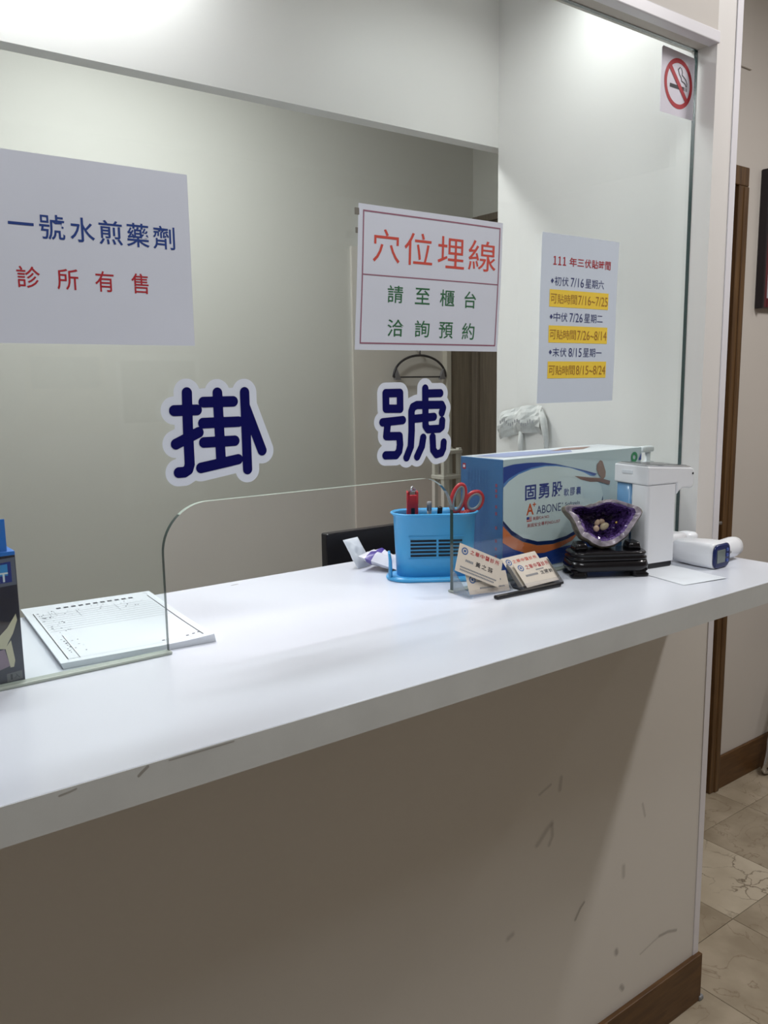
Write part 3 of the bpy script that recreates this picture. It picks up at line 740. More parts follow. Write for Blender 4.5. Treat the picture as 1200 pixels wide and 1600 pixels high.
# --- large supplement box behind the glass
root = empty('supplement_box', (1.292, 0.034, H+0.0005)); tag(root, 'large blue and white supplement carton standing behind the glass', 'box')
BW, BH, BD = .206, .217, .115
BOXF = M('carton_front', (194, 206, 213), 0.28, vary=.02); BOXL = M('carton_side', (60, 108, 156), 0.35, vary=.03); BOXT = M('carton_top', (222, 226, 232), 0.3)
m = MB(); m.box(-BW, BW, 0, BD, 0, BH, bev=.0008, seg=1)
for f in m.bm.faces:
    nrm = f.normal
    f.material_index = 1 if nrm.x < -.7 else (2 if nrm.z > .7 else 0)
m.build('carton', [BOXF, BOXL, BOXT], root)
fx = lambda u, v, dd: Vector((u-1.292, -.0004-dd, v))
NAVYB = M('carton_navy', (34, 66, 150), .3); ORANGE = M('carton_orange', (216, 116, 66), .3); LIGHT = M('carton_light', (212, 221, 225), .28); MIDB = M('carton_midblue', (84, 132, 196), .3); BROWNF = M('carton_brown', (140, 104, 92), .4); TXT = M('carton_text_blue', (40, 56, 136), .4); ORT = M('carton_text_orange', (214, 90, 40), .4); DKB = M('carton_deep', (16, 40, 96), .3)
m = MB(); m.flat([(1.0865, .098), (1.0865, .002), (1.4975, .002), (1.4975, .12), (1.44, .085), (1.40, .062), (1.3, .035), (1.2, .03), (1.14, .045), (1.11, .07)], fx, .0001); m.build('blue_foot', NAVYB, root)
m = MB(); m.flat([(1.0866, .203), (1.113, .2065), (1.151, .207), (1.19, .205), (1.231, .199), (1.273, .19), (1.317, .18), (1.353, .171), (1.347, .168), (1.311, .174), (1.27, .185), (1.231, .192), (1.199, .194), (1.159, .191), (1.126, .184), (1.101, .172), (1.0866, .162)], fx, .0002); m.build('blue_swoosh', NAVYB, root)
m = MB(); m.flat([(1.0866, .172), (1.101, .181), (1.126, .190), (1.159, .197), (1.199, .1995), (1.231, .197), (1.27, .190), (1.311, .179), (1.35, .166), (1.311, .172), (1.27, .183), (1.231, .191), (1.199, .193), (1.159, .190), (1.126, .182), (1.101, .171), (1.0866, .160)], fx, .0003); m.build('pale_swoosh', MIDB, root)
ell_ = [(1.0866, .165), (1.101, .176), (1.126, .187), (1.159, .194), (1.199, .197), (1.231, .195), (1.27, .189), (1.311, .177), (1.347, .162), (1.366, .145), (1.373, .126), (1.366, .105), (1.345, .086), (1.312, .068), (1.263, .054), (1.224, .050), (1.18, .053), (1.14, .065), (1.109, .083), (1.0866, .104)]
m = MB(); m.flat([(1.0866, .098), (1.109, .074), (1.14, .058), (1.18, .046), (1.224, .043), (1.263, .047), (1.316, .061), (1.352, .081), (1.375, .104), (1.373, .126), (1.3, .12), (1.15, .12), (1.0866, .12)], fx, .0004); m.build('blue_rim', DKB, root)
m = MB(); m.flat([(1.0866, .094), (1.109, .073), (1.14, .057), (1.18, .045), (1.224, .042), (1.263, .046), (1.30, .056), (1.28, .042), (1.24, .032), (1.2, .028), (1.154, .032), (1.115, .046), (1.0866, .062)], fx, .0003); m.build('orange_swoosh', ORANGE, root)
m = MB(); m.flat(ell_, fx, .0006); m.build('pale_oval', LIGHT, root)
m = MB(); m.flat([(1.361, .198), (1.352, .190), (1.351, .180), (1.357, .170), (1.371, .157), (1.379, .163), (1.380, .173), (1.373, .187), (1.369, .195)], fx, .0007); m.flat([(1.283, .172), (1.303, .163), (1.332, .156), (1.360, .154), (1.393, .145), (1.395, .153), (1.36, .162), (1.332, .165)], fx, .0008); m.build('brown_figure', BROWNF, root)
m = Letters()
for ch, a, b in (('固', 1.144, 1.174), ('勇', 1.180, 1.211), ('股', 1.218, 1.249)): m.add(ch, a, b, .1355, .1645, fx, .0008, bold=.02)
for ch, a, b in (('軟', 1.253, 1.268), ('膠', 1.271, 1.286), ('囊', 1.289, 1.304)): m.add(ch, a, b, .1335, .1495, fx, .0008, bold=.012)
m.build(TXT, root)
m = Letters(); m.add('A', 1.148, 1.168, .107, .129, fx, .0008, bold=.02); m.add('+', 1.165, 1.174, .122, .1305, fx, .0008, bold=.02); m.build(ORT, root)
m = Letters(); m.add('ABONE', 1.176, 1.245, .1065, .1225, fx, .0008); m.add('+', 1.247, 1.252, .118, .123, fx, .0008); m.add('Softgels', 1.257, 1.301, .112, .1215, fx, .0008); m.build(NAVYINK, root)
m = Letters(); m.add('美國FDA NO.', 1.166, 1.212, .0955, .1025, fx, .0008); m.add('美國安全專利NO.US7', 1.1505, 1.243, .083, .0905, fx, .0008); m.build(REDINK, root, 'text_line')
m = MB(); m.flat([(1.149, .0945), (1.163, .0945), (1.163, .1035), (1.149, .1035)], fx, .0007); m.build('flag', SALMON, root)
m = MB()
for k in range(3): m.flat([(1.149, .0965+.0026*k), (1.163, .0965+.0026*k), (1.163, .0975+.0026*k), (1.149, .0975+.0026*k)], fx, .0008)
tag(m.build('flag_stripes', PAPERW, root), kind='stuff')
m = MB(); m.flat([(1.149, .099), (1.156, .099), (1.156, .1035), (1.149, .1035)], fx, .0009); m.build('flag_canton', NAVYB, root)
m = MB()
for i in range(16):
    a, b = 2*PI*i/16, 2*PI*(i+1)/16
    m.flat([(1.473+.011*math.cos(a), .197+.011*math.sin(a)), (1.473+.011*math.cos(b), .197+.011*math.sin(b)), (1.473+.005*math.cos(b), .197+.005*math.sin(b)), (1.473+.005*math.cos(a), .197+.005*math.sin(a))], fx, .0006)
m.build('green_seal', M('seal_green', (40, 138, 92), .4), root)
m = MB(); m.flat([(1.487, .190), (1.497, .190), (1.497, .205)], fx, .0006); m.build('blue_corner', NAVYB, root)
# left end print
fs_ = lambda u, v, dd: Vector((-BW-.0004-dd, u, v))
m = MB(); rr = random.Random(5)
for col_ in range(7):
    u = .092-.0085*col_; v = .195
    stop = rr.choice((.06, .09, .03, .12))
    while v > stop:
        hgt = rr.uniform(.003, .006)
        m.flat([(u-.0022, v-hgt), (u+.0022, v-hgt), (u+.0022, v), (u-.0022, v)], fs_, 0); v -= hgt+.0018
tag(m.build('end_print', M('end_print_blue', (56, 100, 152), .4), root), kind='stuff')
m = MB()
for v in (.165, .155, .145, .125, .112, .085, .06, .045, .03): m.flat([(.014, v), (.019, v), (.019, v+.006), (.014, v+.006)], fs_, 0)
tag(m.build('end_red_print', M('end_red', (150, 74, 98), .4), root), kind='stuff')
m = MB(); m.flat([(.1, .193), (.109, .193), (.109, .204), (.1, .204)], fs_, .0001); m.build('end_logo', REDINK, root)
m = MB(); m.flat([(.102, .196), (.107, .196), (.107, .201), (.102, .201)], fs_, .0003); m.build('end_logo_mark', PAPERW, root)
# top print
ft = lambda u, v, dd: Vector((u-1.292, v, BH+.0004+dd))
m = MB(); m.flat([(1.12, .03), (1.3, .02), (1.35, .07), (1.2, .1), (1.1, .09)], ft, 0); m.build('top_print', M('top_blue', (150, 160, 200), .4), root)
m = MB(); m.flat([(1.28, .06), (1.37, .05), (1.43, .08), (1.35, .09)], ft, .0002); m.build('top_figure', BROWNF, root)

# --- business card stands
CARD = M('card_stock', (210, 200, 186), .6, vary=.03, vscale=40)
HAZE = M('hazy_acrylic', (150, 160, 168), .15, alpha=.4)
GREYA = M('smoked_acrylic', (70, 74, 80), .15, alpha=.6)
def card_stand(name, loc, rz, lab, dark):
    root = empty(name, loc, rz); tag(root, lab, 'card holder')
    m = MB(); m.box(-.048, .048, -.022, .026, 0, .003, bev=.0008); m.build('base', BLACKP if dark else ACRYL, root)
    m = MB(); m.prism([(-.048, -.022), (.048, -.022), (.048, -.020), (-.048, -.020)], lambda u, v, d_: Vector((u, v, d_)), .003, .014); m.build('front_lip', ACRYL, root)
    for s in (-1, 1):
        m = MB(); m.prism([(-.021, .003), (.022, .003), (.024, .040), (.016, .036)], lambda u, v, d_: Vector((d_, u, v)), s*.048-.001, s*.048+.001); m.build('side_panel', GREYA if dark else HAZE, root)
    if dark:
        m = MB(); m.box(-.122, .030, -.034, -.0235, 0, .006, bev=.002); m.build('foot_strip', BLACKP, root)
    return root
def card(name, loc, rz, lean, roll, w, h, lab, lines, group):
    # a card of width w and height h leaning back; lines: (text or None, u0, u1, v0, v1, material)
    root = bpy.data.objects.new(name, None); COL.objects.link(root); root.empty_display_size = .03
    root.matrix_world = Matrix.Translation(loc) @ Matrix.Rotation(rz, 4, 'Z') @ Matrix.Rotation(-lean, 4, 'X') @ Matrix.Rotation(roll, 4, 'Y')
    tag(root, lab, 'card', group)
    fn_ = lambda u, v, dd: Vector((u, -dd, v))
    m = MB(); m.prism([(-w/2, 0), (w/2, 0), (w/2, h), (-w/2, h)], fn_, 0, .0006); m.build('card_stock', CARD, root)
    byt = {}
    for t_, u0, u1, v0, v1, mt in lines:
        q_ = byt.setdefault(mt.name, (MB(), mt))[0]
        if t_: 
            n_ = len(t_); st = (u1-u0)/n_
            for k_, ch in enumerate(t_): letter(q_, ch, u0+st*k_, u0+st*k_+st*.82, v0, v1, fn_, .0009, bold=.01)
        else:
            n_ = max(2, int((u1-u0)/.003)); st = (u1-u0)/n_
            for k_ in range(n_): q_.flat([(u0+st*k_, v0), (u0+st*(k_+.75), v0), (u0+st*(k_+.75), v1), (u0+st*k_, v1)], fn_, .0009)
    for k_, (q_, mt) in byt.items(): q_.build('print', mt, root)
    m = MB()
    cx_, cz_ = -w/2+.012, h-.011
    for i in range(16):
        a, b = 2*PI*i/16, 2*PI*(i+1)/16
        m.flat([(cx_+.0065*math.cos(a), cz_+.0065*math.sin(a)), (cx_+.0065*math.cos(b), cz_+.0065*math.sin(b)), (cx_+.0045*math.cos(b), cz_+.0045*math.sin(b)), (cx_+.0045*math.cos(a), cz_+.0045*math.sin(a))], fn_, .0009)
    m.flat([(cx_-.002, cz_-.002), (cx_+.002, cz_-.002), (cx_+.0025, cz_+.002), (cx_-.002, cz_+.0022)], fn_, .0009)
    m.build('emblem', M('emblem_blue', (52, 92, 150), .5), root)
    return root
card_stand('card_holder', (0.972, -0.036, H+.0005), -.06, 'clear acrylic business card holder in front of the blue pen holder', False)
card_stand('card_holder', (1.078, -0.058, H+.0005), -.04, 'dark based business card holder in front of the supplement carton', True)
cl = [('之華中醫診所', -.022, .040, .038, .046, REDINK), ('黃之芸', -.008, .030, .020, .029, BLACKINK), (None, -.028, -.012, .022, .026, GREYINK), (None, -.036, .038, .009, .0115, GREYINK), (None, -.036, .034, .004, .0065, GREYINK)]
card('business_card', (0.946, -0.046, H+.0300), -.12, .405, .475, .089, .0505, 'cream business card tilted across the clear holder', cl, 'business cards in the holders')
card('business_card', (0.970, -0.0535, H+.0040), -.06, .42, .06, .088, .036, 'cream business card standing low in front in the clear holder', [(None, -.03, .03, .02, .023, GREYINK), (None, -.02, .035, .008, .0105, GREYINK)], 'business cards in the holders')
card('business_card', (1.076, -0.060, H+.0050), -.05, .78, -.05, .086, .062, 'cream business card at the back of the dark based holder', [('之華中醫診所', -.022, .040, .047, .054, SALMON)], 'business cards in the holders')
card('business_card', (1.087, -0.070, H+.0045), -.05, .78, -.04, .086, .050, 'cream business card in front in the dark based holder', [('之華中醫診所', -.020, .040, .034, .043, REDINK), ('沈國鈴', .006, .038, .018, .026, BLACKINK), (None, -.03, .0, .02, .024, GREYINK), (None, 0, .02, .0285, .031, GREYINK)], 'business cards in the holders')

# --- amethyst bowl on a carved stand
AX, AY, AR_ = 1.243, -0.079, -0.56
root = empty('carved_stand', (AX, AY, H+.0005), AR_); tag(root, 'black carved wooden display stand under the amethyst geode', 'stand')
EBONY = M('ebony', (17, 15, 19), .22, vary=.2, vscale=30)
def rr_ring(w, dp, r, z, n=6):
    pts = []
    for cx_, cy_, a0 in ((w/2-r, dp/2-r, 0), (-w/2+r, dp/2-r, PI/2), (-w/2+r, -dp/2+r, PI), (w/2-r, -dp/2+r, 1.5*PI)):
        for i in range(n+1): a = a0+PI/2*i/n; pts.append(Vector((cx_+r*math.cos(a), cy_+r*math.sin(a), z)))
    return pts
m = MB(); m.loft([rr_ring(.140, .064, .02, .030), rr_ring(.146, .069, .022, .033), rr_ring(.146, .069, .022, .036), rr_ring(.138, .062, .02, .038), rr_ring(.140, .064, .02, .040), rr_ring(.144, .067, .021, .043), rr_ring(.140, .064, .02, .046), rr_ring(.110, .040, .015, .047)]); m.build('top_plate', EBONY, root)
m = MB(); m.loft([rr_ring(.148, .070, .022, .012), rr_ring(.152, .074, .024, .020), rr_ring(.146, .068, .022, .0305)]); m.build('apron', EBONY, root)
for sx_ in (-1, 1):
    for sy_ in (-1, 1):
        m = MB(); cx_, cy_ = sx_*.056, sy_*.020
        m.loft([[Vector((cx_+p.x+sx_*o_, cy_+p.y+sy_*o_*.5, z)) for p in rr_ring(w_, w_*.75, w_*.25, 0, 4)] for w_, z, o_ in ((.030, 0, .002), (.032, .004, .002), (.026, .008, 0), (.034, .0135, 0))]); m.build('foot', EBONY, root)
for sx_ in (-1, 1):
    m = MB(); m.loft([[Vector((sx_*.050+p.x, p.y, z)) for p in rr_ring(w_, .034, .006, 0, 4)] for w_, z in ((.026, .045), (.024, .054), (.018, .061))]); m.build('cradle', EBONY, root)

# geode
OUT = [(75, 290), (130, 268), (200, 262), (270, 264), (350, 284), (430, 264), (500, 250), (600, 215), (720, 203), (850, 225), (1000, 280), (1100, 320), (1132, 380), (1110, 430), (1040, 520), (960, 620), (900, 700), (800, 770), (700, 820), (560, 842), (440, 800), (370, 745), (280, 690), (230, 600), (195, 500), (140, 400), (85, 345)]
PX = 1.50/1300/8
def cat(pts, per):
    out = []; n_ = len(pts)
    for i in range(n_):
        p0, p1, p2, p3 = (Vector(pts[(i+k-1) % n_]) for k in range(4))
        for k in range(per):
            t = k/per
            out.append(0.5*((2*p1)+(p2-p0)*t+(2*p0-5*p1+4*p2-p3)*t*t+(3*p1-p0-3*p2+p3)*t**3))
    return out
ol = [Vector(((p.x-600)*PX, (842-p.y)*PX)) for p in cat(OUT, 5)]
cen = Vector((.008, .047))
root = empty('amethyst_geode', (AX, AY+.004, H+.0460), AR_); tag(root, 'purple amethyst geode bowl resting on the black carved stand', 'geode')
rings = []; kinds = []
spec_ = [  # scale, depth (+ is away from viewer), rise
    (.30, .052, 0), (.62, .046, 1), (.82, .030, 1), (.95, .012, 1), (1.0, -.002, 1), (.99, -.010, 1), (.95, -.013, 2), (.87, -.013, 2), (.79, -.009, 3), (.72, -.003, 3), (.65, .006, 3), (.57, .017, 3), (.48, .026, 3), (.38, .033, 3), (.27, .037, 3), (.14, .039, 3)]
for s, dpt, kd in spec_:
    r_ = []
    for k, p in enumerate(ol):
        q_ = cen+(p-cen)*s+Vector((0, .016*(1-s)))*(1 if dpt < .04 and kd > 1 else 0)
        v = Vector((q_.x, dpt, q_.y))
        nz_ = noise.noise(Vector((q_.x*90, dpt*90, q_.y*90)))
        if kd == 3:
            nz2 = noise.cell(Vector((q_.x*230, dpt*120, q_.y*230)))
            v.y += .0035*nz_+.0042*(nz2-.5); v.x += .002*noise.noise(Vector((q_.x*200+5, q_.y*200, 3)))
        elif kd == 2: v.y += .0016*nz_+.0009*noise.noise(Vector((q_.x*300, 1, q_.y*300)))
        else:
            n3_ = noise.noise(Vector((q_.x*260, dpt*200+7, q_.y*260)))
            v += Vector((.0018*nz_+.0010*n3_, .001*nz_+.001*n3_, .0018*nz_-.0010*n3_))
        r_.append(v)
    rings.append(r_); kinds.append(kd)
# lean the bowl back a little so that the cavity looks up
lean = Matrix.Rotation(-.30, 4, 'X')
rings = [[lean @ v for v in r_] for r_ in rings]
zm = min(v.z for r_ in rings for v in r_)
rings = [[v-Vector((0, 0, zm)) for v in r_] for r_ in rings]
RIND = M('geode_rind', (112, 106, 94), .5, vary=.6, vscale=45, bump=.4, bscale=200)
RIM = M('geode_rim', (158, 150, 160), .2, vary=.55, vscale=55, coat=.3)
def ameth():
    m_ = bpy.data.materials.new('amethyst'); m_.use_nodes = True; nt = m_.node_tree; b = nt.nodes['Principled BSDF']
    b.inputs['Roughness'].default_value = .18; b.inputs['Coat Weight'].default_value = .5
    tc = nt.nodes.new('ShaderNodeTexCoord'); vo = nt.nodes.new('ShaderNodeTexVoronoi'); vo.inputs['Scale'].default_value = 190
    nt.links.new(tc.outputs['Object'], vo.inputs['Vector'])
    r = nt.nodes.new('ShaderNodeValToRGB'); r.color_ramp.elements[0].color = rgb((34, 16, 64)); r.color_ramp.elements[1].color = rgb((92, 66, 130))
    sp = nt.nodes.new('ShaderNodeSeparateColor'); nt.links.new(vo.outputs['Color'], sp.inputs[0]); nt.links.new(sp.outputs[0], r.inputs['Fac'])
    nt.links.new(r.outputs['Color'], b.inputs['Base Color'])
    bp = nt.nodes.new('ShaderNodeBump'); bp.inputs['Strength'].default_value = .7; bp.inputs['Distance'].default_value = .002
    nt.links.new(vo.outputs['Distance'], bp.inputs['Height']); nt.links.new(bp.outputs['Normal'], b.inputs['Normal'])
    return m_
AMETH = ameth(); LILAC = M('amethyst_pale', (112, 90, 146), .2, vary=.4, vscale=80, coat=.4)
m = MB(); m.loft(rings[:7], cap1=False, smooth=True); m.build('rind', RIND, root)
m = MB(); m.loft(rings[6:9], cap0=False, cap1=False, smooth=True); m.build('rim', RIM, root)
m = MB(); m.loft(rings[8:10], cap0=False, cap1=False, smooth=False); m.build('lilac_band', LILAC, root)
m = MB(); m.loft(rings[9:], cap0=False, smooth=False); m.build('crystal_lining', AMETH, root)
def geo_pt(px, py, dpt):
    p = lean @ Vector(((px-600)*PX, dpt, (842-py)*PX)); p.z -= zm
    return Matrix.Translation((AX, AY+.004, H+.046)) @ Matrix.Rotation(AR_, 4, 'Z') @ p
STONE = M('honey_stone', (190, 164, 140), .25, vary=.15, vscale=60, coat=.4); STONE2 = M('pale_stone', (182, 168, 138), .25, vary=.15, vscale=60, coat=.4)
for px, py, dp, r3, rot, mt, lab in ((530, 490, .006, (.0052, .0042, .0072), .5, STONE, 'honey coloured polished stone standing at the back inside the geode'), (540, 570, .001, (.0058, .0044, .0066), -.4, STONE, 'honey coloured polished stone lying lowest inside the geode'),
                                     (660, 540, .003, (.0095, .0048, .0070), -.5, STONE2, 'pale yellow polished stone, the widest one in the geode'), (610, 478, .010, (.0065, .004, .006), .3, STONE, 'honey coloured polished stone half hidden behind the pale one'), (800, 500, .004, (.0028, .0026, .0030), .2, M('gold_bead', (206, 176, 96), .2, metal=.8), 'small gold bead at the right inside the geode')):
    g = geo_pt(px, py, dp)
    m = MB(); m.ell((0, 0, r3[2]), r3, n=14, xf=Matrix.Rotation(rot, 4, 'Y'))
    for v in m.bm.verts: v.co += v.co.normalized()*.0006*noise.noise(v.co*300)
    o = m.build('polished_stone', mt, None, g-Vector((0, 0, r3[2])), AR_); tag(o, lab, 'stone')

# --- automatic dispenser, nozzle pointing right along the counter
root = empty('soap_dispenser', (1.324, -0.109, H+.0005), -.16); tag(root, 'white automatic soap dispenser with blue tank beside the geode', 'dispenser')
TANK = M('blue_tank', (108, 158, 204), .1, alpha=.72, vary=.05); TANKW = M('tank_liquid', (70, 122, 178), .2)
def rring(x0, x1, y0, y1, r, z, n=5):
    return [Vector((p.x+(x0+x1)/2, p.y+(y0+y1)/2, z)) for p in rr_ring(x1-x0, y1-y0, r, 0, n)]
DW = .090
m = MB(); m.loft([rring(.002, .074, .002, DW, .010, 0), rring(.001, .075, .001, DW, .010, .003), rring(.001, .075, .001, DW, .010, .011)], smooth=False); m.build('base', BLACKP, root)
m = MB(); m.loft([rring(0, .076, 0, .044, .007, .011), rring(0, .076, 0, .044, .007, .1605)], smooth=False); m.build('column', WHITEP, root)
m = MB(); m.loft([rring(.003, .072, .0445, DW-.001, .009, .0115), rring(.003, .072, .0445, DW-.001, .009, .1605)]); m.build('tank', TANK, root)
m = MB(); m.loft([rring(.006, .069, .048, DW-.004, .007, .014), rring(.006, .069, .048, DW-.004, .007, .128)]); m.build('tank_liquid', TANKW, root)
m = MB(); m.box(.0020, .0028, .048, .066, .03, .12); m.build('tank_label', PAPERW, root)
prof = [(0, .161), (0, .1975), (.112, .1895), (.119, .187), (.1215, .182), (.1215, .156), (.118, .151), (.111, .149), (.100, .1505), (.090, .1505), (.083, .146), (.0765, .138), (.0765, .161)]
m = MB(); m.prism(prof, lambda u, v, d_: Vector((u, d_, v)), 0, DW); head = m.build('head', WHITEP, root)
bv = head.modifiers.new('bevel', 'BEVEL'); bv.width = .003; bv.segments = 3; bv.limit_method = 'ANGLE'; bv.angle_limit = 1.0
topz = lambda u: .1978-u*(.0085/.116)
def toploop(a, b, c_, d_, r, up):
    return [Vector((p.x, p.y, topz(p.x)+up)) for p in rring(a, b, c_, d_, r, 0)]
m = MB(); m.loft([toploop(.002, .116, .002, DW-.002, .008, 0), toploop(.001, .117, .001, DW-.001, .009, .0015), toploop(.005, .113, .005, DW-.005, .006, .0028)], smooth=False); m.build('chrome_rim', CHROME, root)
m = MB(); m.loft([toploop(.006, .112, .006, DW-.006, .006, .0027), toploop(.008, .110, .008, DW-.008, .005, .0036)], smooth=False); m.build('top_plate', M('dark_glass', (64, 62, 68), .2), root)
m = MB(); m.lathe([(.008, .143), (.011, .146), (.012, .152)], c=(.104, DW/2, 0), n=16); m.build('nozzle', WHITEP, root)
m = MB(); m.ell((.117, -.0002, .178), (.0022, .0012, .0022), n=10); m.build('sensor', BLACKP, root)
m = MB(); m.box(-.0008, .0004, .040, .068, .180, .187, bev=.0003); m.build('latch', PAPERW, root)

# --- infrared thermometers and the paper under them
def thermometer(loc, rz, lab, flip=False):
    root = empty('infrared_thermometer', loc, rz); tag(root, lab, 'thermometer')
    def sec(w, h, y, z0, r=.010): return [Vector((p.x, y, z0+h/2+p.y)) for p in rr_ring(w, h, r, 0, 5)]
    m = MB(); m.loft([sec(.058, .046, -.040, 0), sec(.061, .049, -.034, 0), sec(.058, .048, .0, .0), sec(.050, .043, .045, .002), sec(.040, .036, .052, .004)]); m.build('barrel', WHITEP, root)
    m = MB(); m.loft([sec(.056, .045, -.0395, .0005, .014), sec(.058, .047, -.043, -.0, .015), sec(.050, .040, -.045, .003, .012)]); fr = m.build('display_frame', M('navy_bezel', (24, 38, 92), .25), root)
    m = MB(); m.box(-.021, .007, -.0462, -.0448, .011, .036, bev=.0005); m.build('screen', M('lcd', (112, 122, 120), .15), fr)
    for k in range(3):
        m = MB(); m.ell((.0155, -.0455, .013+.0105*k), (.0042, .0016, .0036), n=10); m.build('button', M('button_blue', (66, 86, 158), .35), fr)
    if flip:
        m = MB(); m.loft([sec(.038, .036, .050, .004), sec(.038, .036, .092, .004), sec(.032, .032, .101, .006)]); m.build('handle', WHITEP, root)
        return root
    m = MB(); m.loft([[Vector((x, y0_+.0165*s_*math.cos(2*PI*i/16), 0.0235+.0185*s_*math.sin(2*PI*i/16))) for i in range(16)] for x, y0_, s_ in ((.020, -.014, .95), (.045, -.013, 1.05), (.090, -.012, 1.14), (.106, -.012, 1.02), (.112, -.012, .6))]); m.build('handle', WHITEP, root)
    m = MB(); m.tube([(.040, -.031, .020), (.048, -.032, .022), (.052, -.031, .022)], .003, n=8); m.build('trigger', GREYP, root)
    m = MB(); m.loft([sec(.030, .028, .051, .008, .012), sec(.026, .024, .054, .010, .011)]); m.build('sensor_cone', GREYP, root)
    return root
thermometer((1.4475, -0.148, H+.0008), .03, 'white infrared thermometer gun with blue edged display facing out')
thermometer((1.462, -0.052, H+.0008), -PI/2, 'plain white thermometer lying behind the one with the display', True)
root = empty('paper_slip', (1.340, -0.165, H+.0003), -.20); tag(root, 'blank white slip of paper under the soap dispenser', 'paper')
m = MB()
for a, b, zz in ((-.05, .06, .0006),):
    g = [[m.bm.verts.new((-.052+.104*i/8, -.072+.144*j/8, .0004+.0012*max(0, 1-j/2.5)*(i/8))) for i in range(9)] for j in range(9)]
    for j in range(8):
        for i in range(8): f = m.bm.faces.new((g[j][i], g[j][i+1], g[j+1][i+1], g[j+1][i])); f.smooth = True
m.build('sheet', PAPERW, root)

# --- pump bottle behind the glass
root = empty('pump_bottle', (1.540, 0.048, H+.0005)); tag(root, 'white pump bottle behind the glass next to the supplement carton', 'bottle')
m = MB(); m.lathe([(.024, 0), (.027, .004), (.027, .13), (.022, .15), (.012, .158), (.012, .165)], n=24); m.build('body', WHITEP, root)
m = MB(); m.lathe([(.014, .165), (.014, .182), (.006, .184), (.006, .204)], n=16); m.build('collar', WHITEP, root)
m = MB(); m.box(-.028, .012, -.009, .009, .203, .216, bev=.004); m.tube([(-.026, 0, .208), (-.034, 0, .203)], .004, n=8); m.build('pump_head', WHITEP, root)

# --- monitor behind the counter
root = empty('desk_monitor', (1.180, 0.52, H-.36), -.03); tag(root, 'black computer monitor top showing behind the counter', 'monitor')
m = MB(); m.box(-.175, .175, -.018, .010, .175, .383, bev=.004); m.build('screen_panel', M('screen_black', (12, 13, 22), .22), root)
m = MB(); m.box(-.178, .178, -.020, .012, .171, .178, bev=.002); m.build('bezel', BLACKP, root)
m = MB(); m.box(-.02, .02, -.005, .02, .01, .25, bev=.003); m.box(-.1, .1, -.07, .07, 0, .012, bev=.004); m.build('foot', BLACKP, root)
root = empty('staff_desk', (0.35, 0.50, 0)); tag(root, 'low white work desk behind the counter', 'desk')
m = MB(); m.box(-1.5, 1.22, -.17, .25, H-.385, H-.361, bev=.002); m.build('desk_top', WHITEP, root)
for xx in (-1.45, 1.17):
    m = MB(); m.box(xx, xx+.03, -.16, .24, 0, H-.385); m.build('leg_panel', WHITEP, root)

# --- tape roll holder on the side wall
root = empty('paper_roll', (XR-.002, 0.462, H+.215)); tag(root, 'crumpled strip of printed paper hanging on the white side wall', 'paper')
m = MB(); rr = random.Random(11)
g = []
for j in range(9):
    row = []
    for i in range(13):
        y = .075-.15*i/12; z = .005+.07*j/8+.012*math.sin(i/12*2.6)-.014*(1-i/12)
        row.append(m.bm.verts.new((-.004-.012*math.sin(j/8*PI)-.004*rr.random()-.006*math.sin(i*1.1), y, z)))
    g.append(row)
for j in range(8):
    for i in range(12): f = m.bm.faces.new((g[j][i], g[j][i+1], g[j+1][i+1], g[j+1][i])); f.smooth = False
m.build('strip', M('crumpled_paper', (206, 206, 204), .6, vary=.12, vscale=70), root)
m = MB()
for k in range(16):
    y = .06-.0075*k
    m.flat([(y, .048+.006*math.sin(k)), (y-.0045, .048+.006*math.sin(k)), (y-.0045, .056+.006*math.sin(k)), (y, .056+.006*math.sin(k))], lambda u, v, d_: Vector((-.024, u, v-.014)), 0)
m.build('faint_print', M('faint_ink', (150, 150, 154), .6), root)
m = MB(); m.tube([(-.008, -.07, .07), (-.016, -.085, .045), (-.010, -.09, 0), (-.004, -.085, -.06)], [.006, .010, .008, .003], n=8); m.tube([(-.005, 0, .02), (-.010, -.002, -.02), (-.004, -.004, -.09)], [.006, .008, .002], n=8); m.build('loose_end', M('crumpled_paper', (206, 206, 204)), root)

# --- back room furniture
root = empty('tall_cabinet', (2.382, BY-.0005, 0)); tag(root, 'plain white tall cabinet against the back room wall', 'cabinet')
CABW = M('cabinet_white', (218, 212, 204), .5, vary=.01)
m = MB(); m.box(-.262, .255, -.008, 0, 0.05, H+.94); m.build('body', CABW, root)
m = MB(); m.box(-.262, .255, -.012, -.0085, 0.055, H+.94, bev=.0005); dr = m.build('door', CABW, root)
m = MB(); m.box(-.26, .25, -.008, 0, 0, .05); m.build('plinth', GREYP, root)
m = MB(); m.tube([(.22, -.0125, 1.0), (.22, -.022, 1.01), (.22, -.022, 1.1), (.22, -.0125, 1.11)], .004, n=6); m.build('handle', CHROME, dr)
root = empty('clothes_hanger', (2.472, BY-.042, H+.370)); tag(root, 'dark metal clip hanger hanging on the white cabinet', 'hanger')
DARKM = M('dark_metal', (52, 52, 58), .3, metal=.6)
m = MB(); m.tube([(.155*math.cos(a), 0, .012+.098*math.sin(a)) for a in [PI*i/20 for i in range(21)]], .0055, n=8); m.build('arch', DARKM, root)
m = MB(); m.tube([(-.155, 0, .012), (.155, 0, .012)], .0035, n=8); m.build('bar', DARKM, root)
m = MB(); m.tube([(0, 0, .108), (0, 0, .126), (.006, 0.004, .135), (.0, .012, .14)], .003, n=6); m.build('hook', DARKM, root)
for s in (-1, 1):
    m = MB(); m.prism([(s*.115, .0), (s*.15, .0), (s*.138, .05)], lambda u, v, d_: Vector((u, d_, v)), -.006, .006); m.build('clip', M('clip_grey', (150, 150, 156), .3, metal=.5), root)
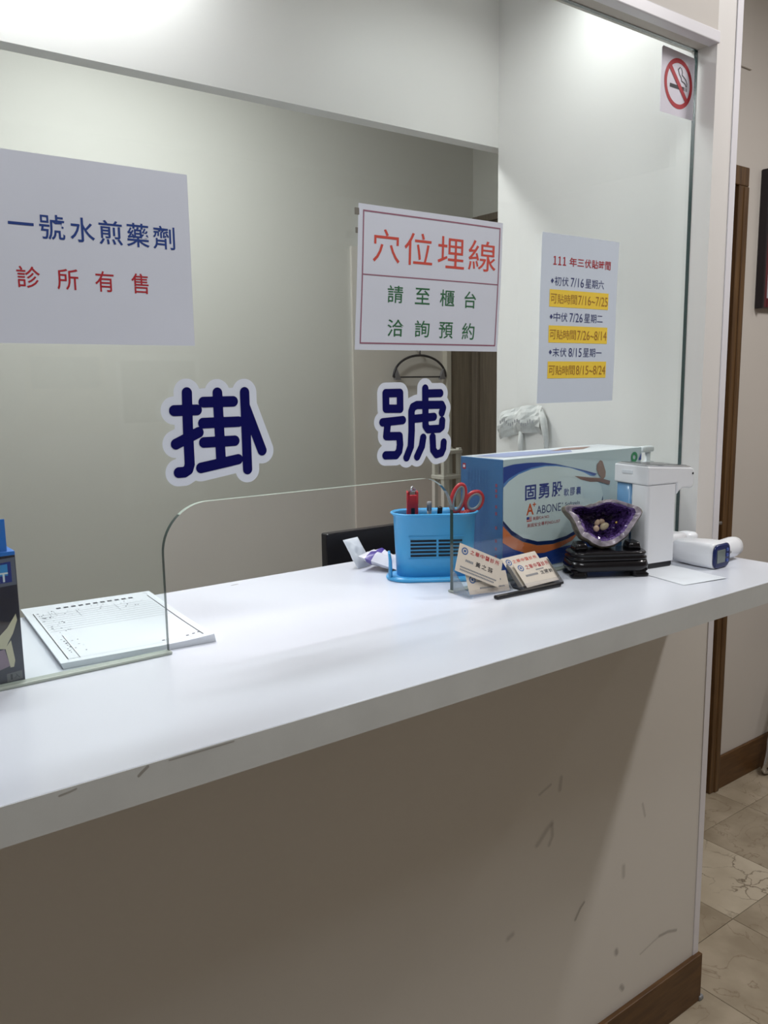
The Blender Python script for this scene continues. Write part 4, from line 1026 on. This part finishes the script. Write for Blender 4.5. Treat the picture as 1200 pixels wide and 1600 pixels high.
m = MB(); m.tube([(0, 0, 0), (0, -.026, 0), (0, -.030, .010)], .003, n=8); o = m.build('wall_hook', CHROME, None, (2.472, BY-.0130, H+.505)); tag(o, 'small hook above the clip hanger', 'hook')
RACKM = M('rack_plastic', (196, 192, 182), .45)
root = empty('wire_rack', (1.985, 1.2, 0)); tag(root, 'white plastic shelf rack in the back room behind the supplement carton', 'rack')
for x_ in (-.050, .020):
    for y_ in (-.025, .025):
        m = MB(); m.box(x_-.008, x_+.008, y_-.008, y_+.008, 0, H+.125, bev=.002); m.build('post', RACKM, root)
for z_ in (.2, .55, .9, H+.015, H+.105):
    m = MB(); m.box(-.060, .030, -.035, .035, z_, z_+.014, bev=.002); m.build('shelf', RACKM, root)

# ================================================================== CORRIDOR
root = empty('picture_frame', (2.985, .506, H+.593)); tag(root, 'dark red framed picture on the corridor wall', 'picture')
FRM = M('dark_red_frame', (86, 22, 32), .3); FRB = M('frame_black', (30, 22, 28), .3)
for nm, a in (('frame_side', (-.232, -.200, 0, .442)), ('frame_side', (.200, .232, 0, .442)), ('frame_rail', (-.200, .200, 0, .032)), ('frame_rail', (-.200, .200, .41, .442))):
    m = MB(); m.box(a[0], a[1], -.022, 0, a[2], a[3], bev=.003); m.build(nm, FRM, root)
for x_ in (-.236, .222):
    m = MB(); m.box(x_, x_+.014, -.026, 0, -.004, .446, bev=.002); m.build('outer_edge', FRB, root)
m = MB(); m.box(-.2, .2, -.012, 0, .032, .41); m.build('mat_board', PAPERW, root)
m = MB(); m.box(-.15, .15, -.0135, -.0122, .08, .36); m.build('print', M('picture_print', (176, 176, 168), .5, vary=.2, vscale=9), root)
m = MB(); m.box(-.2, .2, -.0175, -.0165, .032, .41); m.build('pane', ACRYL, root)
root = empty('duct_cover', (2.60, .5075, H+1.326)); tag(root, 'pale cover box on the wall above the brown door frame', 'cover')
m = MB(); m.box(-.06, .052, -.007, 0, 0, .34, bev=.002); m.build('cover', WALL, root)

root = empty('waiting_chair', (3.235, .215, 0), -PI/2); tag(root, 'waiting chair with chrome tube legs at the right edge of the corridor', 'chair')
SEATM = M('chair_fabric', (44, 44, 52), .7, vary=.1, vscale=40)
m = MB(); m.box(-.22, .22, -.22, .22, .42, .47, bev=.02); m.build('seat', SEATM, root)
m = MB(); m.box(-.21, .21, .20, .24, .52, .86, bev=.018); m.build('backrest', SEATM, root)
for s in (-1, 1):
    pts = [(s*.235, .20, .44), (s*.235, -.16, .44), (s*.235, -.195, .435)]
    pts += [(s*.235, -.215-.130*k/6, .405-.350*k/6) for k in range(7)]
    pts += [(s*.235, -.352, .032), (s*.235, -.346, .017), (s*.235, -.325, .011), (s*.235, .24, .011)]
    m = MB(); m.tube(pts, .0105, n=10); m.build('leg', CHROME, root)
m = MB(); m.tube([(-.235, .24, .011), (.235, .24, .011)], .0105, n=8); m.build('cross_bar', CHROME, root)
m = MB(); m.tube([(-.2, .2, .44), (-.2, .235, .47), (-.2, .235, .82)], .009, n=8); m.tube([(.2, .2, .44), (.2, .235, .47), (.2, .235, .82)], .009, n=8); m.build('back_support', CHROME, root)

# ================================================================== WAITING ROOM SIDE (seen only as a reflection)
for x_, z_, w_, h_, mt, lab in ((1.36, .10, .42, .46, M('poster_tan', (206, 196, 176), .6, vary=.25, vscale=6), 'tan health poster on the waiting room wall'),
                                (1.88, -.32, .50, .86, M('poster_white', (222, 222, 220), .6, vary=.15, vscale=9), 'large white health poster on the waiting room wall')):
    root = empty('wall_poster', (x_, -3.5995, H+z_)); tag(root, lab, 'poster')
    m = MB(); m.box(-w_/2, w_/2, 0, .002, 0, h_); m.build('paper', mt, root)
    m = MB(); m.box(-w_/2+.03, w_/2-.03, .0021, .003, h_*.55, h_-.04); m.build('picture_area', M('poster_picture', (150, 150, 146), .6, vary=.3, vscale=12), root)
root = empty('air_conditioner', (3.55, -3.599, H+1.22)); tag(root, 'long white wall air conditioner in the waiting room', 'air conditioner')
m = MB(); m.box(-.55, .55, 0, .22, 0, .28, bev=.02); m.build('casing', WHITEP, root)
for k in range(9):
    m = MB(); m.box(-.50+.112*k, -.40+.112*k, .2201, .224, .03, .075, bev=.002); m.build('louvre', GREYP, root)
